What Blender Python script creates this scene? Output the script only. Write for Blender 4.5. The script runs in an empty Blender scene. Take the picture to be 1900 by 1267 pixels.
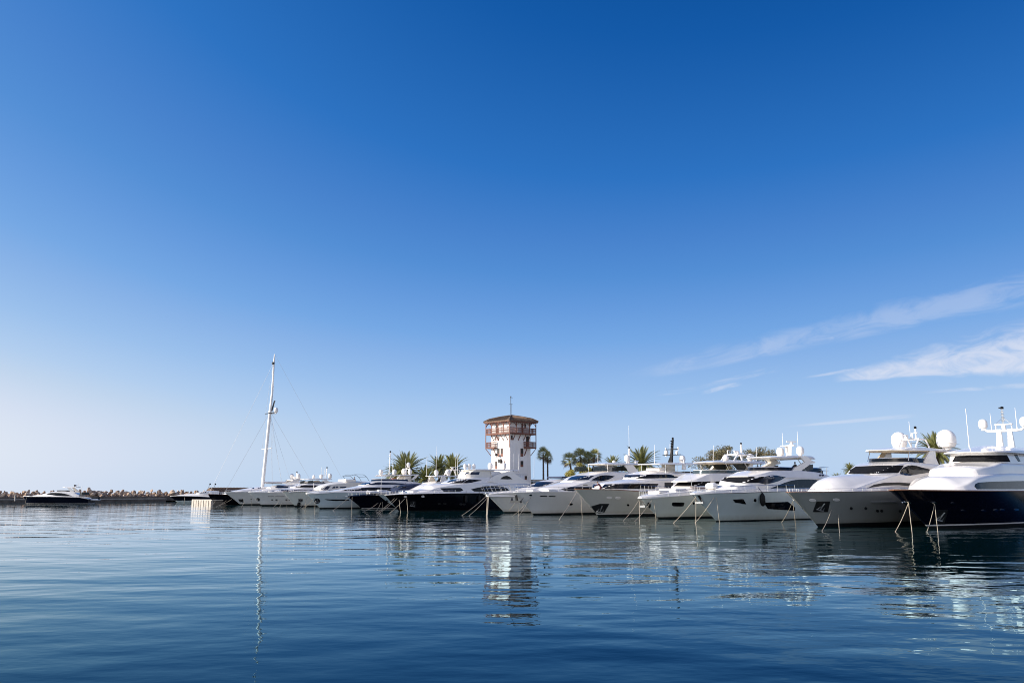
import bpy, bmesh, math, random
from mathutils import Vector, Matrix
from mathutils.bvhtree import BVHTree
R = math.radians
PI = math.pi
SC = bpy.context.scene
COL = SC.collection

# ------------------------------------------------------------------ camera model
F = 28/36*1900.0
TH = math.atan(276.5/F)
CT, ST = math.cos(TH), math.sin(TH)
CAMZ = 3.3
CAM = Vector((0, 0, CAMZ))

def ray(px, py):
    u = (px-950)/F
    v = -(py-633.5)/F
    return Vector((u, CT-v*ST, ST+v*CT))

def ground(px, py, z=0.0):
    d = ray(px, py)
    return CAM + d*((z-CAMZ)/d.z)

def at_depth(px, py, y):
    d = ray(px, py)
    return CAM + d*(y/d.y)

# ------------------------------------------------------------------ materials
def new_mat(name):
    m = bpy.data.materials.new(name)
    m.use_nodes = True
    nt = m.node_tree
    b = nt.nodes['Principled BSDF']
    return m, nt, b

def setp(b, **k):
    names = {'base': 'Base Color', 'rough': 'Roughness', 'metal': 'Metallic', 'spec': 'Specular IOR Level',
             'coat': 'Coat Weight', 'coatr': 'Coat Roughness', 'ior': 'IOR', 'trans': 'Transmission Weight', 'alpha': 'Alpha'}
    for a, v in k.items():
        s = b.inputs[names[a]]
        if a == 'base':
            s.default_value = (v[0], v[1], v[2], 1)
        else:
            s.default_value = v

def noise(nt, scale, detail=4, rough=.55, coord='Object', stretch=None):
    tc = nt.nodes.new('ShaderNodeTexCoord')
    n = nt.nodes.new('ShaderNodeTexNoise')
    n.inputs['Scale'].default_value = scale
    n.inputs['Detail'].default_value = detail
    n.inputs['Roughness'].default_value = rough
    if stretch:
        mp = nt.nodes.new('ShaderNodeMapping')
        mp.inputs['Scale'].default_value = stretch
        nt.links.new(tc.outputs[coord], mp.inputs[0])
        nt.links.new(mp.outputs[0], n.inputs['Vector'])
    else:
        nt.links.new(tc.outputs[coord], n.inputs['Vector'])
    return n

def ramp(nt, src, stops):
    r = nt.nodes.new('ShaderNodeValToRGB')
    el = r.color_ramp.elements
    while len(el) < len(stops):
        el.new(.5)
    for e, (p, c) in zip(el, stops):
        e.position = p
        e.color = (c[0], c[1], c[2], 1)
    nt.links.new(src, r.inputs[0])
    return r

def bump(nt, b, src, strength, dist):
    n = nt.nodes.new('ShaderNodeBump')
    n.inputs['Strength'].default_value = strength
    n.inputs['Distance'].default_value = dist
    nt.links.new(src, n.inputs['Height'])
    nt.links.new(n.outputs[0], b.inputs['Normal'])
    return n

def varied(name, c1, c2, scale, rough, lo=.35, hi=.65, bs=0, bd=.02, stretch=None, **k):
    m, nt, b = new_mat(name)
    n = noise(nt, scale, 5, .6, stretch=stretch)
    r = ramp(nt, n.outputs[0], [(lo, c1), (hi, c2)])
    nt.links.new(r.outputs[0], b.inputs['Base Color'])
    setp(b, rough=rough, **k)
    if bs:
        bump(nt, b, n.outputs[0], bs, bd)
    return m

def sc3(c, f):
    return tuple(x*f for x in c)

def paint(name, c, rough=.18, coat=.5, var=.06, wav=.0):
    m, nt, b = new_mat(name)
    n = noise(nt, .9, 5, .6, stretch=(1, 1, .35))
    r = ramp(nt, n.outputs[0], [(.3, sc3(c, 1-var)), (.7, c)])
    nt.links.new(r.outputs[0], b.inputs['Base Color'])
    setp(b, rough=rough, coat=coat, coatr=.06)
    if wav:
        geo = nt.nodes.new('ShaderNodeNewGeometry'); sx = nt.nodes.new('ShaderNodeSeparateXYZ'); nt.links.new(geo.outputs['Position'], sx.inputs[0])
        st = noise(nt, 2.2, 4, .6, stretch=(1, 1, .12))
        lo = nt.nodes.new('ShaderNodeMapRange'); nt.links.new(sx.outputs[2], lo.inputs[0]); lo.inputs[1].default_value = .75; lo.inputs[2].default_value = .1
        pm = nt.nodes.new('ShaderNodeMath'); pm.operation = 'MULTIPLY'; nt.links.new(lo.outputs[0], pm.inputs[0]); nt.links.new(st.outputs[0], pm.inputs[1])
        mx = nt.nodes.new('ShaderNodeMix'); mx.data_type = 'RGBA'; nt.links.new(pm.outputs[0], mx.inputs[0]); nt.links.new(r.outputs[0], mx.inputs[6])
        mx.inputs[7].default_value = (c[0]*.62, c[1]*.55, c[2]*.42, 1)
        nt.links.new(mx.outputs[2], b.inputs['Base Color'])
        n2 = noise(nt, .6, 2, .5)
        bump(nt, b, n2.outputs[0], 1, wav)
    return m

M = {}
M['white'] = paint('white gelcoat', (.86, .81, .75))
M['white_matt'] = paint('white moulded plastic', (.85, .80, .74), .4, .1)
M['cream'] = paint('cream gelcoat', (.74, .69, .60), .3, .2)
M['beige_head'] = paint('beige headliner', (.62, .52, .38), .6, 0)
M['grey_hull'] = paint('pale grey hull paint', (.37, .375, .34), .16, .6, wav=.012)
M['white_hull'] = paint('white hull paint', (.82, .80, .75), .16, .6, wav=.012)
M['blue_white_hull'] = paint('cool white hull paint', (.66, .74, .73), .16, .6, wav=.012)
M['beige_hull'] = paint('beige grey hull paint', (.58, .56, .49), .16, .6, wav=.012)
M['green_white_hull'] = paint('warm white hull paint', (.74, .74, .66), .16, .6, wav=.012)
M['navy_hull'] = paint('navy hull paint', (.003, .004, .010), .22, 0, wav=.008)
M['navy_hull'].node_tree.nodes['Principled BSDF'].inputs['Specular IOR Level'].default_value = .18
M['black_hull'] = paint('black hull paint', (.003, .0035, .006), .2, 0, wav=.008)
M['black_hull'].node_tree.nodes['Principled BSDF'].inputs['Specular IOR Level'].default_value = .2
M['antifoul'] = varied('dark antifouling', (.006, .007, .008), (.015, .016, .016), 3, .6)
M['glass'], nt, b = new_mat('dark tinted glass')
n = noise(nt, 1.1, 3, .55, stretch=(1, 1, 1.6)); r = ramp(nt, n.outputs[0], [(.5, (.005, .006, .008)), (.72, (.045, .042, .038))]); nt.links.new(r.outputs[0], b.inputs['Base Color'])
setp(b, base=(.006, .007, .009), rough=.05, spec=.22)
M['mesh_cover'] = varied('black mesh screen cover', (.008, .008, .009), (.014, .014, .016), 4, .85, spec=.12)
M['blue_glass'], nt, b = new_mat('blue tinted glass')
setp(b, base=(.012, .022, .045), rough=.05, spec=.4)
M['clear_glass'], nt, b = new_mat('smoked acrylic screen')
setp(b, base=(.05, .07, .075), rough=.05, alpha=.75)
M['steel'], nt, b = new_mat('polished steel')
setp(b, base=(.75, .75, .74), rough=.16, metal=1)
M['galvanised'] = varied('galvanised steel', (.20, .20, .20), (.32, .32, .31), 6, .5, metal=.6)
M['dark_steel'], nt, b = new_mat('dark steel')
setp(b, base=(.06, .06, .06), rough=.35, metal=.7)
M['teak'] = varied('varnished teak', (.16, .065, .03), (.26, .12, .055), 6, .35, stretch=(.3, 4, 4))
M['black'] = paint('black paint', (.006, .006, .007), .6, 0)
M['black'].node_tree.nodes['Principled BSDF'].inputs['Specular IOR Level'].default_value = .15
M['rubber'] = varied('black rubber', (.006, .006, .006), (.011, .011, .012), 5, .6, spec=.2)
M['canvas_navy'] = varied('navy canvas', (.012, .02, .05), (.02, .032, .075), 3, .8, bs=.3, bd=.03)
M['canvas_dark'] = varied('dark canvas', (.03, .035, .03), (.06, .06, .05), 3, .85, bs=.3, bd=.03)
M['cushion'] = varied('white cushion fabric', (.70, .68, .65), (.80, .78, .76), 3, .8, bs=.2, bd=.02)
M['rope'] = varied('pale mooring rope', (.42, .34, .24), (.56, .47, .34), 9, .8)
M['wire'] = varied('rigging wire', (.42, .42, .43), (.5, .5, .5), 9, .4)
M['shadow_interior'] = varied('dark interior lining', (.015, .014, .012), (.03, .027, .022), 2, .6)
M['red_cloth'] = varied('dark red cloth', (.06, .012, .014), (.10, .02, .022), 8, .85)
M['black_cloth'] = varied('black cloth', (.008, .008, .010), (.018, .018, .02), 8, .85)
M['pale_cloth'] = varied('pale cloth', (.45, .42, .38), (.55, .52, .47), 8, .85)
M['skin'] = varied('skin', (.36, .20, .13), (.44, .26, .18), 8, .55)
M['hair'] = varied('dark hair', (.012, .009, .007), (.03, .022, .016), 20, .6)
M['orange'] = varied('orange lifebuoy foam', (.55, .08, .02), (.65, .12, .03), 5, .6)
M['concrete'] = varied('weathered concrete', (.26, .24, .21), (.40, .37, .33), 1.6, .85, bs=.5, bd=.03)
M['pale_concrete'] = varied('pale concrete', (.38, .33, .27), (.50, .44, .37), 1.2, .85, bs=.4, bd=.03)
M['dark_wall'] = varied('stained retaining wall', (.07, .06, .05), (.13, .11, .09), .9, .9, bs=.5, bd=.05)  # dark mottled tone; also carries the painted shade of the retaining wall
M['rock'] = None
M['stucco'] = None
M['wood_red'] = varied('red brown stained wood', (.14, .045, .024), (.22, .08, .045), 4, .6, stretch=(4, 4, .5))
M['tile'] = None
M['asphalt'] = varied('quay paving', (.16, .15, .14), (.24, .22, .20), .8, .9)

def rock_mat():
    m, nt, b = new_mat('limestone boulder')
    n = noise(nt, .9, 8, .65)
    oi = nt.nodes.new('ShaderNodeObjectInfo')
    mix = nt.nodes.new('ShaderNodeMath'); mix.operation = 'MULTIPLY_ADD'
    nt.links.new(oi.outputs['Random'], mix.inputs[0]); mix.inputs[1].default_value = .4; 
    nt.links.new(n.outputs[0], mix.inputs[2])
    r = ramp(nt, mix.outputs[0], [(.35, (.17, .11, .075)), (.6, (.36, .24, .16)), (.95, (.52, .40, .29))])
    nt.links.new(r.outputs[0], b.inputs['Base Color'])
    setp(b, rough=.95)
    bump(nt, b, n.outputs[0], .8, .12)
    return m
M['rock'] = rock_mat()

def stucco_mat():
    m, nt, b = new_mat('white lime stucco')
    n = noise(nt, 1.1, 6, .65, stretch=(1, 1, .25))
    r = ramp(nt, n.outputs[0], [(.25, (.76, .71, .65)), (.6, (.85, .81, .76))])
    nt.links.new(r.outputs[0], b.inputs['Base Color'])
    n2 = noise(nt, 14, 4, .6)
    setp(b, rough=.9)
    bump(nt, b, n2.outputs[0], .5, .015)
    return m
M['stucco'] = stucco_mat()

def tile_mat():
    m, nt, b = new_mat('weathered clay roof tiles')
    n = noise(nt, 2.2, 6, .7)
    n2 = noise(nt, 14, 2, .6)
    mx = nt.nodes.new('ShaderNodeMath'); mx.operation = 'ADD'
    nt.links.new(n.outputs[0], mx.inputs[0]); nt.links.new(n2.outputs[0], mx.inputs[1])
    dv = nt.nodes.new('ShaderNodeMath'); dv.operation = 'MULTIPLY'
    nt.links.new(mx.outputs[0], dv.inputs[0]); dv.inputs[1].default_value = .5
    r = ramp(nt, dv.outputs[0], [(.32, (.045, .03, .022)), (.5, (.14, .085, .052)), (.68, (.26, .175, .115))])
    nt.links.new(r.outputs[0], b.inputs['Base Color'])
    setp(b, rough=.9)
    bump(nt, b, n2.outputs[0], .6, .04)
    return m
M['tile'] = tile_mat()

def leaf_mat(name, c1, c2, trans=.25):
    m = bpy.data.materials.new(name); m.use_nodes = True
    nt = m.node_tree
    b = nt.nodes['Principled BSDF']
    n = noise(nt, 1.3, 4, .7)
    r = ramp(nt, n.outputs[0], [(.3, c1), (.7, c2)])
    nt.links.new(r.outputs[0], b.inputs['Base Color'])
    setp(b, rough=.5)
    t = nt.nodes.new('ShaderNodeBsdfTranslucent')
    nt.links.new(r.outputs[0], t.inputs[0])
    mx = nt.nodes.new('ShaderNodeMixShader'); mx.inputs[0].default_value = trans
    out = nt.nodes['Material Output']
    nt.links.new(b.outputs[0], mx.inputs[1]); nt.links.new(t.outputs[0], mx.inputs[2])
    nt.links.new(mx.outputs[0], out.inputs[0])
    return m
M['date_leaf'] = leaf_mat('date palm frond', (.09, .11, .035), (.34, .32, .11))
M['fan_leaf'] = leaf_mat('fan palm frond', (.20, .215, .07), (.55, .50, .18), .3)
M['dead_leaf'] = leaf_mat('dry palm frond', (.12, .08, .04), (.22, .16, .08))
M['bush_leaf'] = leaf_mat('yellow green leaf', (.24, .22, .05), (.45, .38, .09))
M['tree_leaf'] = leaf_mat('olive grey leaf', (.10, .10, .045), (.27, .22, .11))
M['dark_leaf'] = leaf_mat('deep green leaf', (.05, .08, .02), (.16, .18, .05))
M['bark'] = varied('palm bark', (.07, .05, .035), (.15, .115, .08), 3, .9, bs=.6, bd=.05, stretch=(1, 1, 4))
M['twig'] = varied('tree bark', (.07, .055, .04), (.13, .10, .075), 4, .9)

# ------------------------------------------------------------------ mesh builder
LOOSE = {'strut', 'post', 'window_mullion', 'mast_pillar', 'gallery_strut', 'balcony_strut', 'flag_staff', 'rod_holder', 'facing_block', 'handrail'}
class MB:
    def __init__(s):
        s.v = []; s.f = []

    def add(s, verts, faces):
        o = len(s.v)
        s.v.extend([tuple(v) for v in verts])
        s.f.extend([tuple(i+o for i in f) for f in faces])

    def box(s, c, d, rot=0.0, taper=1.0):
        cx, cy, cz = c; dx, dy, dz = d[0]/2, d[1]/2, d[2]/2
        ca, sa = math.cos(rot), math.sin(rot)
        vs = []
        for z, k in ((-dz, 1), (dz, taper)):
            for x, y in ((-dx, -dy), (dx, -dy), (dx, dy), (-dx, dy)):
                x *= k; y *= k
                vs.append((cx+x*ca-y*sa, cy+x*sa+y*ca, cz+z))
        s.add(vs, [(3, 2, 1, 0), (4, 5, 6, 7), (0, 1, 5, 4), (1, 2, 6, 5), (2, 3, 7, 6), (3, 0, 4, 7)])

    def bar(s, a, b, w, h=None, w2=None, up=(0, 0, 1)):
        a, b = Vector(a), Vector(b); h = h or w; k = (w2 or w)/w
        d = (b-a).normalized(); u = Vector(up)
        if abs(d.dot(u)) > .97:
            u = Vector((1, 0, 0))
        x = d.cross(u).normalized(); y = x.cross(d)
        vs = []
        for p, q in ((a, 1), (b, k)):
            for i, j in ((-1, -1), (1, -1), (1, 1), (-1, 1)):
                vs.append(p+x*(i*w/2*q)+y*(j*h/2*q))
        s.add(vs, [(0, 1, 2, 3), (7, 6, 5, 4), (0, 4, 5, 1), (1, 5, 6, 2), (2, 6, 7, 3), (3, 7, 4, 0)])

    def tube(s, pts, r, n=8, r2=None, cap=True):
        pts = [Vector(p) for p in pts]
        m = len(pts); rings = []
        ref = None
        for i, p in enumerate(pts):
            d = (pts[min(i+1, m-1)]-pts[max(i-1, 0)]).normalized()
            if ref is None:
                ref = Vector((0, 0, 1)) if abs(d.z) < .9 else Vector((1, 0, 0))
            x = d.cross(ref).normalized(); y = x.cross(d).normalized()
            rr = r if r2 is None else r+(r2-r)*i/(m-1)
            if isinstance(r, (list, tuple)):
                rr = r[i]
            rings.append([p+x*math.cos(2*PI*k/n)*rr+y*math.sin(2*PI*k/n)*rr for k in range(n)])
        vs = [v for g in rings for v in g]
        fs = []
        for i in range(m-1):
            for k in range(n):
                fs.append((i*n+k, i*n+(k+1) % n, (i+1)*n+(k+1) % n, (i+1)*n+k))
        if cap:
            fs.append(tuple(range(n-1, -1, -1))); fs.append(tuple((m-1)*n+k for k in range(n)))
        s.add(vs, fs)

    def lathe(s, prof, c=(0, 0, 0), n=20):
        vs = []; fs = []; m = len(prof)
        for r, z in prof:
            for k in range(n):
                a = 2*PI*k/n
                vs.append((c[0]+r*math.cos(a), c[1]+r*math.sin(a), c[2]+z))
        for i in range(m-1):
            for k in range(n):
                fs.append((i*n+k, i*n+(k+1) % n, (i+1)*n+(k+1) % n, (i+1)*n+k))
        fs.append(tuple(range(n-1, -1, -1))); fs.append(tuple((m-1)*n+k for k in range(n)))
        s.add(vs, fs)

    def prism(s, poly, f0, f1):
        """poly: 2D points; f0/f1 map a 2D point to the two 3D faces"""
        n = len(poly)
        vs = [f0(p) for p in poly]+[f1(p) for p in poly]
        fs = [tuple(range(n)), tuple(range(2*n-1, n-1, -1))]
        for i in range(n):
            j = (i+1) % n
            fs.append((j, i, n+i, n+j))
        s.add(vs, fs)

    def islands(s):
        par = list(range(len(s.v)))
        def find(i):
            while par[i] != i:
                par[i] = par[par[i]]; i = par[i]
            return i
        for f in s.f:
            for i in f[1:]: par[find(i)] = find(f[0])
        groups = {}
        for f in s.f: groups.setdefault(find(f[0]), []).append(f)
        res = []
        for fs in groups.values():
            ids = sorted({i for f in fs for i in f}); mp = {k: j for j, k in enumerate(ids)}
            m = MB(); m.v = [s.v[i] for i in ids]; m.f = [tuple(mp[i] for i in f) for f in fs]; res.append(m)
        return res

    def mirror_y(s):
        n = len(s.v)
        s.v.extend([(x, -y, z) for x, y, z in s.v[:n]])
        s.f.extend([tuple(n+i for i in reversed(f)) for f in s.f[:]])

    def mesh(s, name, mat, smooth=35, fix=True):
        me = bpy.data.meshes.new(name)
        me.from_pydata(s.v, [], s.f)
        if fix:
            bm = bmesh.new(); bm.from_mesh(me)
            bmesh.ops.recalc_face_normals(bm, faces=bm.faces[:])
            bm.to_mesh(me); bm.free()
        if mat is not None:
            me.materials.append(mat)
        if smooth:
            me.polygons.foreach_set('use_smooth', [True]*len(me.polygons))
            me.set_sharp_from_angle(angle=R(smooth))
        me.update()
        return me

    def build(s, name, mat, parent=None, smooth=35, fix=True):
        me = s.mesh(name, mat, smooth, fix)
        o = bpy.data.objects.new(name, me)
        COL.objects.link(o)
        if parent is not None:
            o.parent = parent
        return o

def tag(o, label=None, cat=None, group=None, kind=None):
    if label: o['label'] = label
    if cat: o['category'] = cat
    if group: o['group'] = group
    if kind: o['kind'] = kind
    return o

def empty(name, loc, rz, label, cat, group=None):
    o = bpy.data.objects.new(name, None)
    COL.objects.link(o)
    o.location = loc; o.rotation_euler = (0, 0, rz)
    o.empty_display_size = .5
    return tag(o, label, cat, group)

def copy_thing(o, parent=None):
    c = o.copy(); COL.objects.link(c); c.parent = parent
    for ch in list(o.children):
        copy_thing(ch, c)
    return c

# ------------------------------------------------------------------ interpolation
def pchip(xs, ys):
    n = len(xs)
    h = [xs[i+1]-xs[i] for i in range(n-1)]
    d = [(ys[i+1]-ys[i])/h[i] for i in range(n-1)]
    m = [0.0]*n
    m[0] = d[0]; m[-1] = d[-1]
    for i in range(1, n-1):
        if d[i-1]*d[i] > 0:
            w1 = 2*h[i]+h[i-1]; w2 = h[i]+2*h[i-1]
            m[i] = (w1+w2)/(w1/d[i-1]+w2/d[i])
    def f(x):
        if x <= xs[0]: return ys[0]
        if x >= xs[-1]: return ys[-1]
        i = 0
        while x > xs[i+1]: i += 1
        t = (x-xs[i])/h[i]
        return ((1+2*t)*(1-t)**2*ys[i]+t*(1-t)**2*h[i]*m[i]+t*t*(3-2*t)*ys[i+1]+t*t*(t-1)*h[i]*m[i+1])
    return f

AFT = Vector((0.76, 0.65, 0)).normalized()

# ------------------------------------------------------------------ boats
class Boat:
    """local frame: +X aft from the stem at the waterline, -Y towards the camera side, Z up"""
    def __init__(s, name, label, cat, wl, group=None, aft=None, origin=None):
        a = (aft or AFT)
        s.ax = Vector((a[0], a[1], 0)).normalized()
        s.n = Vector((s.ax.y, -s.ax.x, 0))
        s.o = origin if origin is not None else ground(*wl)
        s.root = empty(name, s.o, math.atan2(s.ax.y, s.ax.x), label, cat, group)
        s.bvh = {}
        s.label = label

    def loc(s, w):
        d = Vector(w)-s.o
        return Vector((d.dot(s.ax), -d.dot(s.n), d.z))

    def ldir(s, d):
        return Vector((d.dot(s.ax), -d.dot(s.n), d.z))

    def world(s, p):
        return s.o+s.ax*p[0]-s.n*p[1]+Vector((0, 0, p[2]))

    def c(s, px, py, off=0):
        o = s.loc(CAM); d = s.ldir(ray(px, py))
        t = (-off-o.y)/d.y
        p = o+d*t
        return (p.x, p.z)

    def put(s, mb, name, mat, smooth=35, parent=None, fix=True):
        if name in LOOSE:            # each strut, post or stanchion-like member is a part of its own
            out = None
            for m in mb.islands():
                out = m.build(name, M[mat], parent or s.root, smooth, fix)
            return out
        return mb.build(name, (M[mat] if isinstance(mat, str) else mat), parent or s.root, smooth, fix)

    def reg(s, key, mb):
        s.bvh[key] = BVHTree.FromPolygons([Vector(v) for v in mb.v], mb.f)

    def cast(s, px, py, keys):
        o = s.loc(CAM); d = s.ldir(ray(px, py)).normalized()
        best = None
        for k in keys:
            h = s.bvh[k].ray_cast(o, d)
            if h[0] is not None and (best is None or h[3] < best[3]):
                best = h
        if best is None:
            return None
        n = best[1]
        if n.dot(d) > 0: n = -n
        return best[0], n, best[3]

    # ---- hull
    def hull(s, L, B, tip, sheer, mat, te=(.60, .46), flare=.8, p=(1.9, 3.0), boot=.14, bottom='antifoul', stripe=None, cap='white', capr=.05, wlb=.9, rnd=.22, deck='white_matt', stempow=1.05, tap=.08):
        s.L, s.B = L, B
        zs = pchip([tip[0]]+[q[0] for q in sheer], [tip[1]]+[q[1] for q in sheer])
        s.sheer = zs
        nt_, nv = 60, 14
        def stem(z):
            if z >= 0: return tip[0]*(z/tip[1])**stempow
            return 2.2*(z/-.8)
        def pt(t, z, top):
            s0 = stem(z*tip[1]/max(top, .1)) if z > 0 else stem(z)
            x = s0+(L-s0)*t
            v = max(0.0, min(1.0, z/top)) if z > 0 else 0.0
            e = te[0]+(te[1]-te[0])*v; pp = p[0]+(p[1]-p[0])*v
            q = 1-(1-min(t/e, 1))**pp
            b = B/2*q*(wlb+(1-wlb)*v**flare)
            if z < 0: b *= 1-.55*(z/-.8)**1.5
            b *= 1-tap*max(0, (t-.55)/.45)**2
            b += rnd*math.sqrt(min(t/.014, 1))*(1 if z > 0 else .7)*(.5+.5*v)
            return x, b
        def strip(rows, name, m):
            mb = MB(); W = len(rows[0])
            for sg in (-1, 1):
                base = len(mb.v)
                for row in rows:
                    for (x, b, z) in row: mb.v.append((x, sg*b, z))
                for j in range(len(rows)-1):
                    for i in range(W-1):
                        a = base+j*W+i
                        mb.f.append((a, a+1, a+W+1, a+W))
            # transom
            n = len(rows)
            for j in range(n-1):
                a = j*W+W-1; c_ = n*W+j*W+W-1
                mb.f.append((a, c_, c_+W, a+W))
            o = s.put(mb, name, m, 40)
            return mb
        ts = [(i/(nt_-1))**1.7 for i in range(nt_)]
        def row(fr, z0=None):
            out = []
            for t in ts:
                # sheer height at this t (iterate once)
                x = tip[0]+(L-tip[0])*t
                top = zs(x)
                z = z0 if z0 is not None else boot2+(top-boot2)*fr
                xx, b = pt(t, z, top)
                out.append((xx, b, z))
            return out
        boot2 = boot+(stripe[1] if stripe else 0)
        s.toprow = row(1.0)
        mb = strip([row(k/nv) for k in range(nv+1)], 'hull', mat)
        s.reg('hull', mb)
        strip([row(0, z) for z in (-.8, -.4, 0, boot)], 'bottom_paint', bottom)
        if stripe:
            strip([row(0, z) for z in (boot, boot+stripe[1])], 'boot_stripe', stripe[0])
        # deck
        mb = MB(); tr = s.toprow
        for x, b, z in tr:
            mb.v.append((x, -b+.02, z-.03)); mb.v.append((x, 0, z+.04)); mb.v.append((x, b-.02, z-.03))
        for i in range(len(tr)-1):
            a = i*3
            mb.f.append((a, a+1, a+4, a+3)); mb.f.append((a+1, a+2, a+5, a+4))
        s.put(mb, 'deck', deck, 60)
        mb = MB()
        for sg in (-1, 1):
            mb.tube([(x, sg*b, z+capr*.3) for x, b, z in tr], capr, 6)
        s.put(mb, 'cap_rail', cap, 60)
        s.edge_x = pchip([q[0] for q in tr], [q[1] for q in tr])
        return mb

    def edge(s, x):
        return s.edge_x(x), s.sheer(x)

    # ---- lofted superstructure tier
    def tier(s, name, st, mat='white', r=.15, n=44, pw=2.4, parent=None, smooth=38):
        xs = [q[0] for q in st]
        fs = [pchip(xs, [q[k] for q in st]) for k in range(1, 6)]
        X = sorted(set([xs[0]+(xs[-1]-xs[0])*i/(n-1) for i in range(n)]+xs))
        mb = MB(); ring_n = None
        for x in X:
            zb, ze, zc, wb, wt = [f(x) for f in fs]
            rr = max(.004, min(r, .42*(ze-zb), .4*wt))
            half = []
            for fr in (0, .3, .55, .75, .9, 1):
                y = (wt-rr)*fr
                half.append((y, zc-(zc-ze)*fr**pw))
            for a in (30, 60, 90):
                half.append((wt-rr+rr*math.sin(R(a)), ze-rr+rr*math.cos(R(a))))
            zt = ze-rr
            half.append((wt+(wb-wt)*.5, zt+(zb-zt)*.5))
            half.append((wb, zb))
            half.append((0, zb))
            ring = [(x, -y, z) for y, z in half]+[(x, y, z) for y, z in reversed(half[1:-1])]
            ring_n = len(ring)
            mb.v.extend(ring)
        m = len(X)
        for i in range(m-1):
            for k in range(ring_n):
                k2 = (k+1) % ring_n
                mb.f.append((i*ring_n+k, i*ring_n+k2, (i+1)*ring_n+k2, (i+1)*ring_n+k))
        mb.f.append(tuple(range(ring_n))); mb.f.append(tuple((m-1)*ring_n+k for k in range(ring_n-1, -1, -1)))
        s.reg(name+str(len(s.bvh)), mb)
        key = list(s.bvh)[-1]
        o = s.put(mb, name, mat, smooth, parent)
        o['_k'] = key
        return key, o

    # ---- surface patch traced on a tier
    def patch(s, keys, poly, name='window', mat='glass', mirror=True, out=.03, parent=None, step=3.0, need=.6):
        if isinstance(keys, str): keys = [keys]
        dense = []
        for i, a in enumerate(poly):
            b = poly[(i+1) % len(poly)]
            d = math.hypot(b[0]-a[0], b[1]-a[1])
            k = max(1, int(d/step))
            for j in range(k):
                dense.append((a[0]+(b[0]-a[0])*j/k, a[1]+(b[1]-a[1])*j/k))
        bm = bmesh.new()
        f = bm.faces.new([bm.verts.new((p[0], p[1], 0)) for p in dense])
        bmesh.ops.triangulate(bm, faces=[f])
        for _ in range(5):
            long = [e for e in bm.edges if e.calc_length() > max(1.2, min(4.0, step*1.3))]
            if not long: break
            bmesh.ops.subdivide_edges(bm, edges=long, cuts=1)
            bmesh.ops.triangulate(bm, faces=bm.faces[:], quad_method='SHORT_EDGE')
        bm.verts.ensure_lookup_table(); bm.verts.index_update()
        tot = len(bm.verts); dead = []
        nor = {}; dist = []
        hits = {}
        for v in bm.verts:
            h = s.cast(v.co.x, v.co.y, keys)
            if h is not None: hits[v.index] = h; dist.append(h[2])
        if len(dist) < need*tot:
            print('PATCH MISS', s.label[:40], name, poly[0], len(dist), tot); bm.free()
            if len(dist) < 8: return None
            return None
        for v in bm.verts:
            h = hits.get(v.index)
            if h is None: dead.append(v); continue
            v.co = h[0]; nor[v] = h[1]
        bmesh.ops.delete(bm, geom=dead, context='VERTS')
        bm.normal_update()
        base = list(bm.verts)
        bm.verts.index_update()
        vs = []; fs = []
        for v in base: vs.append(v.co+nor[v]*out)
        n = len(base)
        for v in base: vs.append(v.co-nor[v]*.02)
        for f in bm.faces:
            idx = [v.index for v in f.verts]
            fs.append(tuple(idx)); fs.append(tuple(n+i for i in reversed(idx)))
        for e in bm.edges:
            if len(e.link_faces) == 1:
                a, b = e.verts[0].index, e.verts[1].index
                fs.append((a, b, n+b, n+a))
        bm.free()
        mb = MB(); mb.v = [tuple(v) for v in vs]; mb.f = fs
        o = s.put(mb, name, mat, 30, parent)
        if mirror:
            m2 = MB(); m2.v = [(x, -y, z) for x, y, z in mb.v]; m2.f = [tuple(reversed(f)) for f in mb.f]
            s.put(m2, name, mat, 30, parent)
        return o

    def ell(s, keys, px, py, rx, ry, name='porthole', mat='glass', n=14, parent=None, **k):
        return s.patch(keys, [(px+rx*math.cos(2*PI*i/n), py+ry*math.sin(2*PI*i/n)) for i in range(n)], name, mat, step=99 if max(rx, ry) > 3 else 1.5, parent=parent, **k)

    # ---- plate cut from a side view
    def plate(s, poly, off, th=.14, name='arch_leg', mat='white', mirror=True, parent=None, lean=0.0):
        pts = [s.c(px, py, off) for px, py in poly]
        zm = min(p[1] for p in pts)
        mb = MB()
        mb.prism(pts, lambda p: (p[0], -off-lean*(p[1]-zm), p[1]), lambda p: (p[0], -off+th-lean*(p[1]-zm), p[1]))
        s.reg(name+str(len(s.bvh)), mb)
        key = list(s.bvh)[-1]
        o = s.put(mb, name, mat, 20, parent)
        if mirror:
            m2 = MB(); m2.v = [(x, -y, z) for x, y, z in mb.v]; m2.f = [tuple(reversed(f)) for f in mb.f]
            s.put(m2, name, mat, 20, parent)
        return key, o

    def band(s, path, z0, z1, name='windscreen', mat='clear_glass', th=.03, lean=.0, frame='white'):
        """upright screen following a plan path of (s, off), mirrored about the centre"""
        full = path+[(x, -y) for x, y in reversed(path) if abs(y) > .01]
        mb = MB(); n = len(full)
        cx = sum(p[0] for p in full)/n+1.5
        for z, k in ((z0, 0.0), (z1, lean)):
            for inn in (0, th):
                for x, y in full:
                    d = Vector((cx-x, y)).normalized()
                    mb.v.append((x+d.x*(inn+k), -y+d.y*(inn+k), z))
        for i in range(n-1):
            a, b = i, i+1
            mb.f += [(a, b, 2*n+b, 2*n+a), (n+b, n+a, 3*n+a, 3*n+b), (2*n+a, 2*n+b, 3*n+b, 3*n+a), (b, a, n+a, n+b)]
        o = s.put(mb, name, mat, 50)
        if frame:
            m2 = MB()
            m2.tube([mb.v[2*n+i] for i in range(n)], .03, 6)
            s.put(m2, 'screen_frame', frame, 50, o)
        return o

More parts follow.
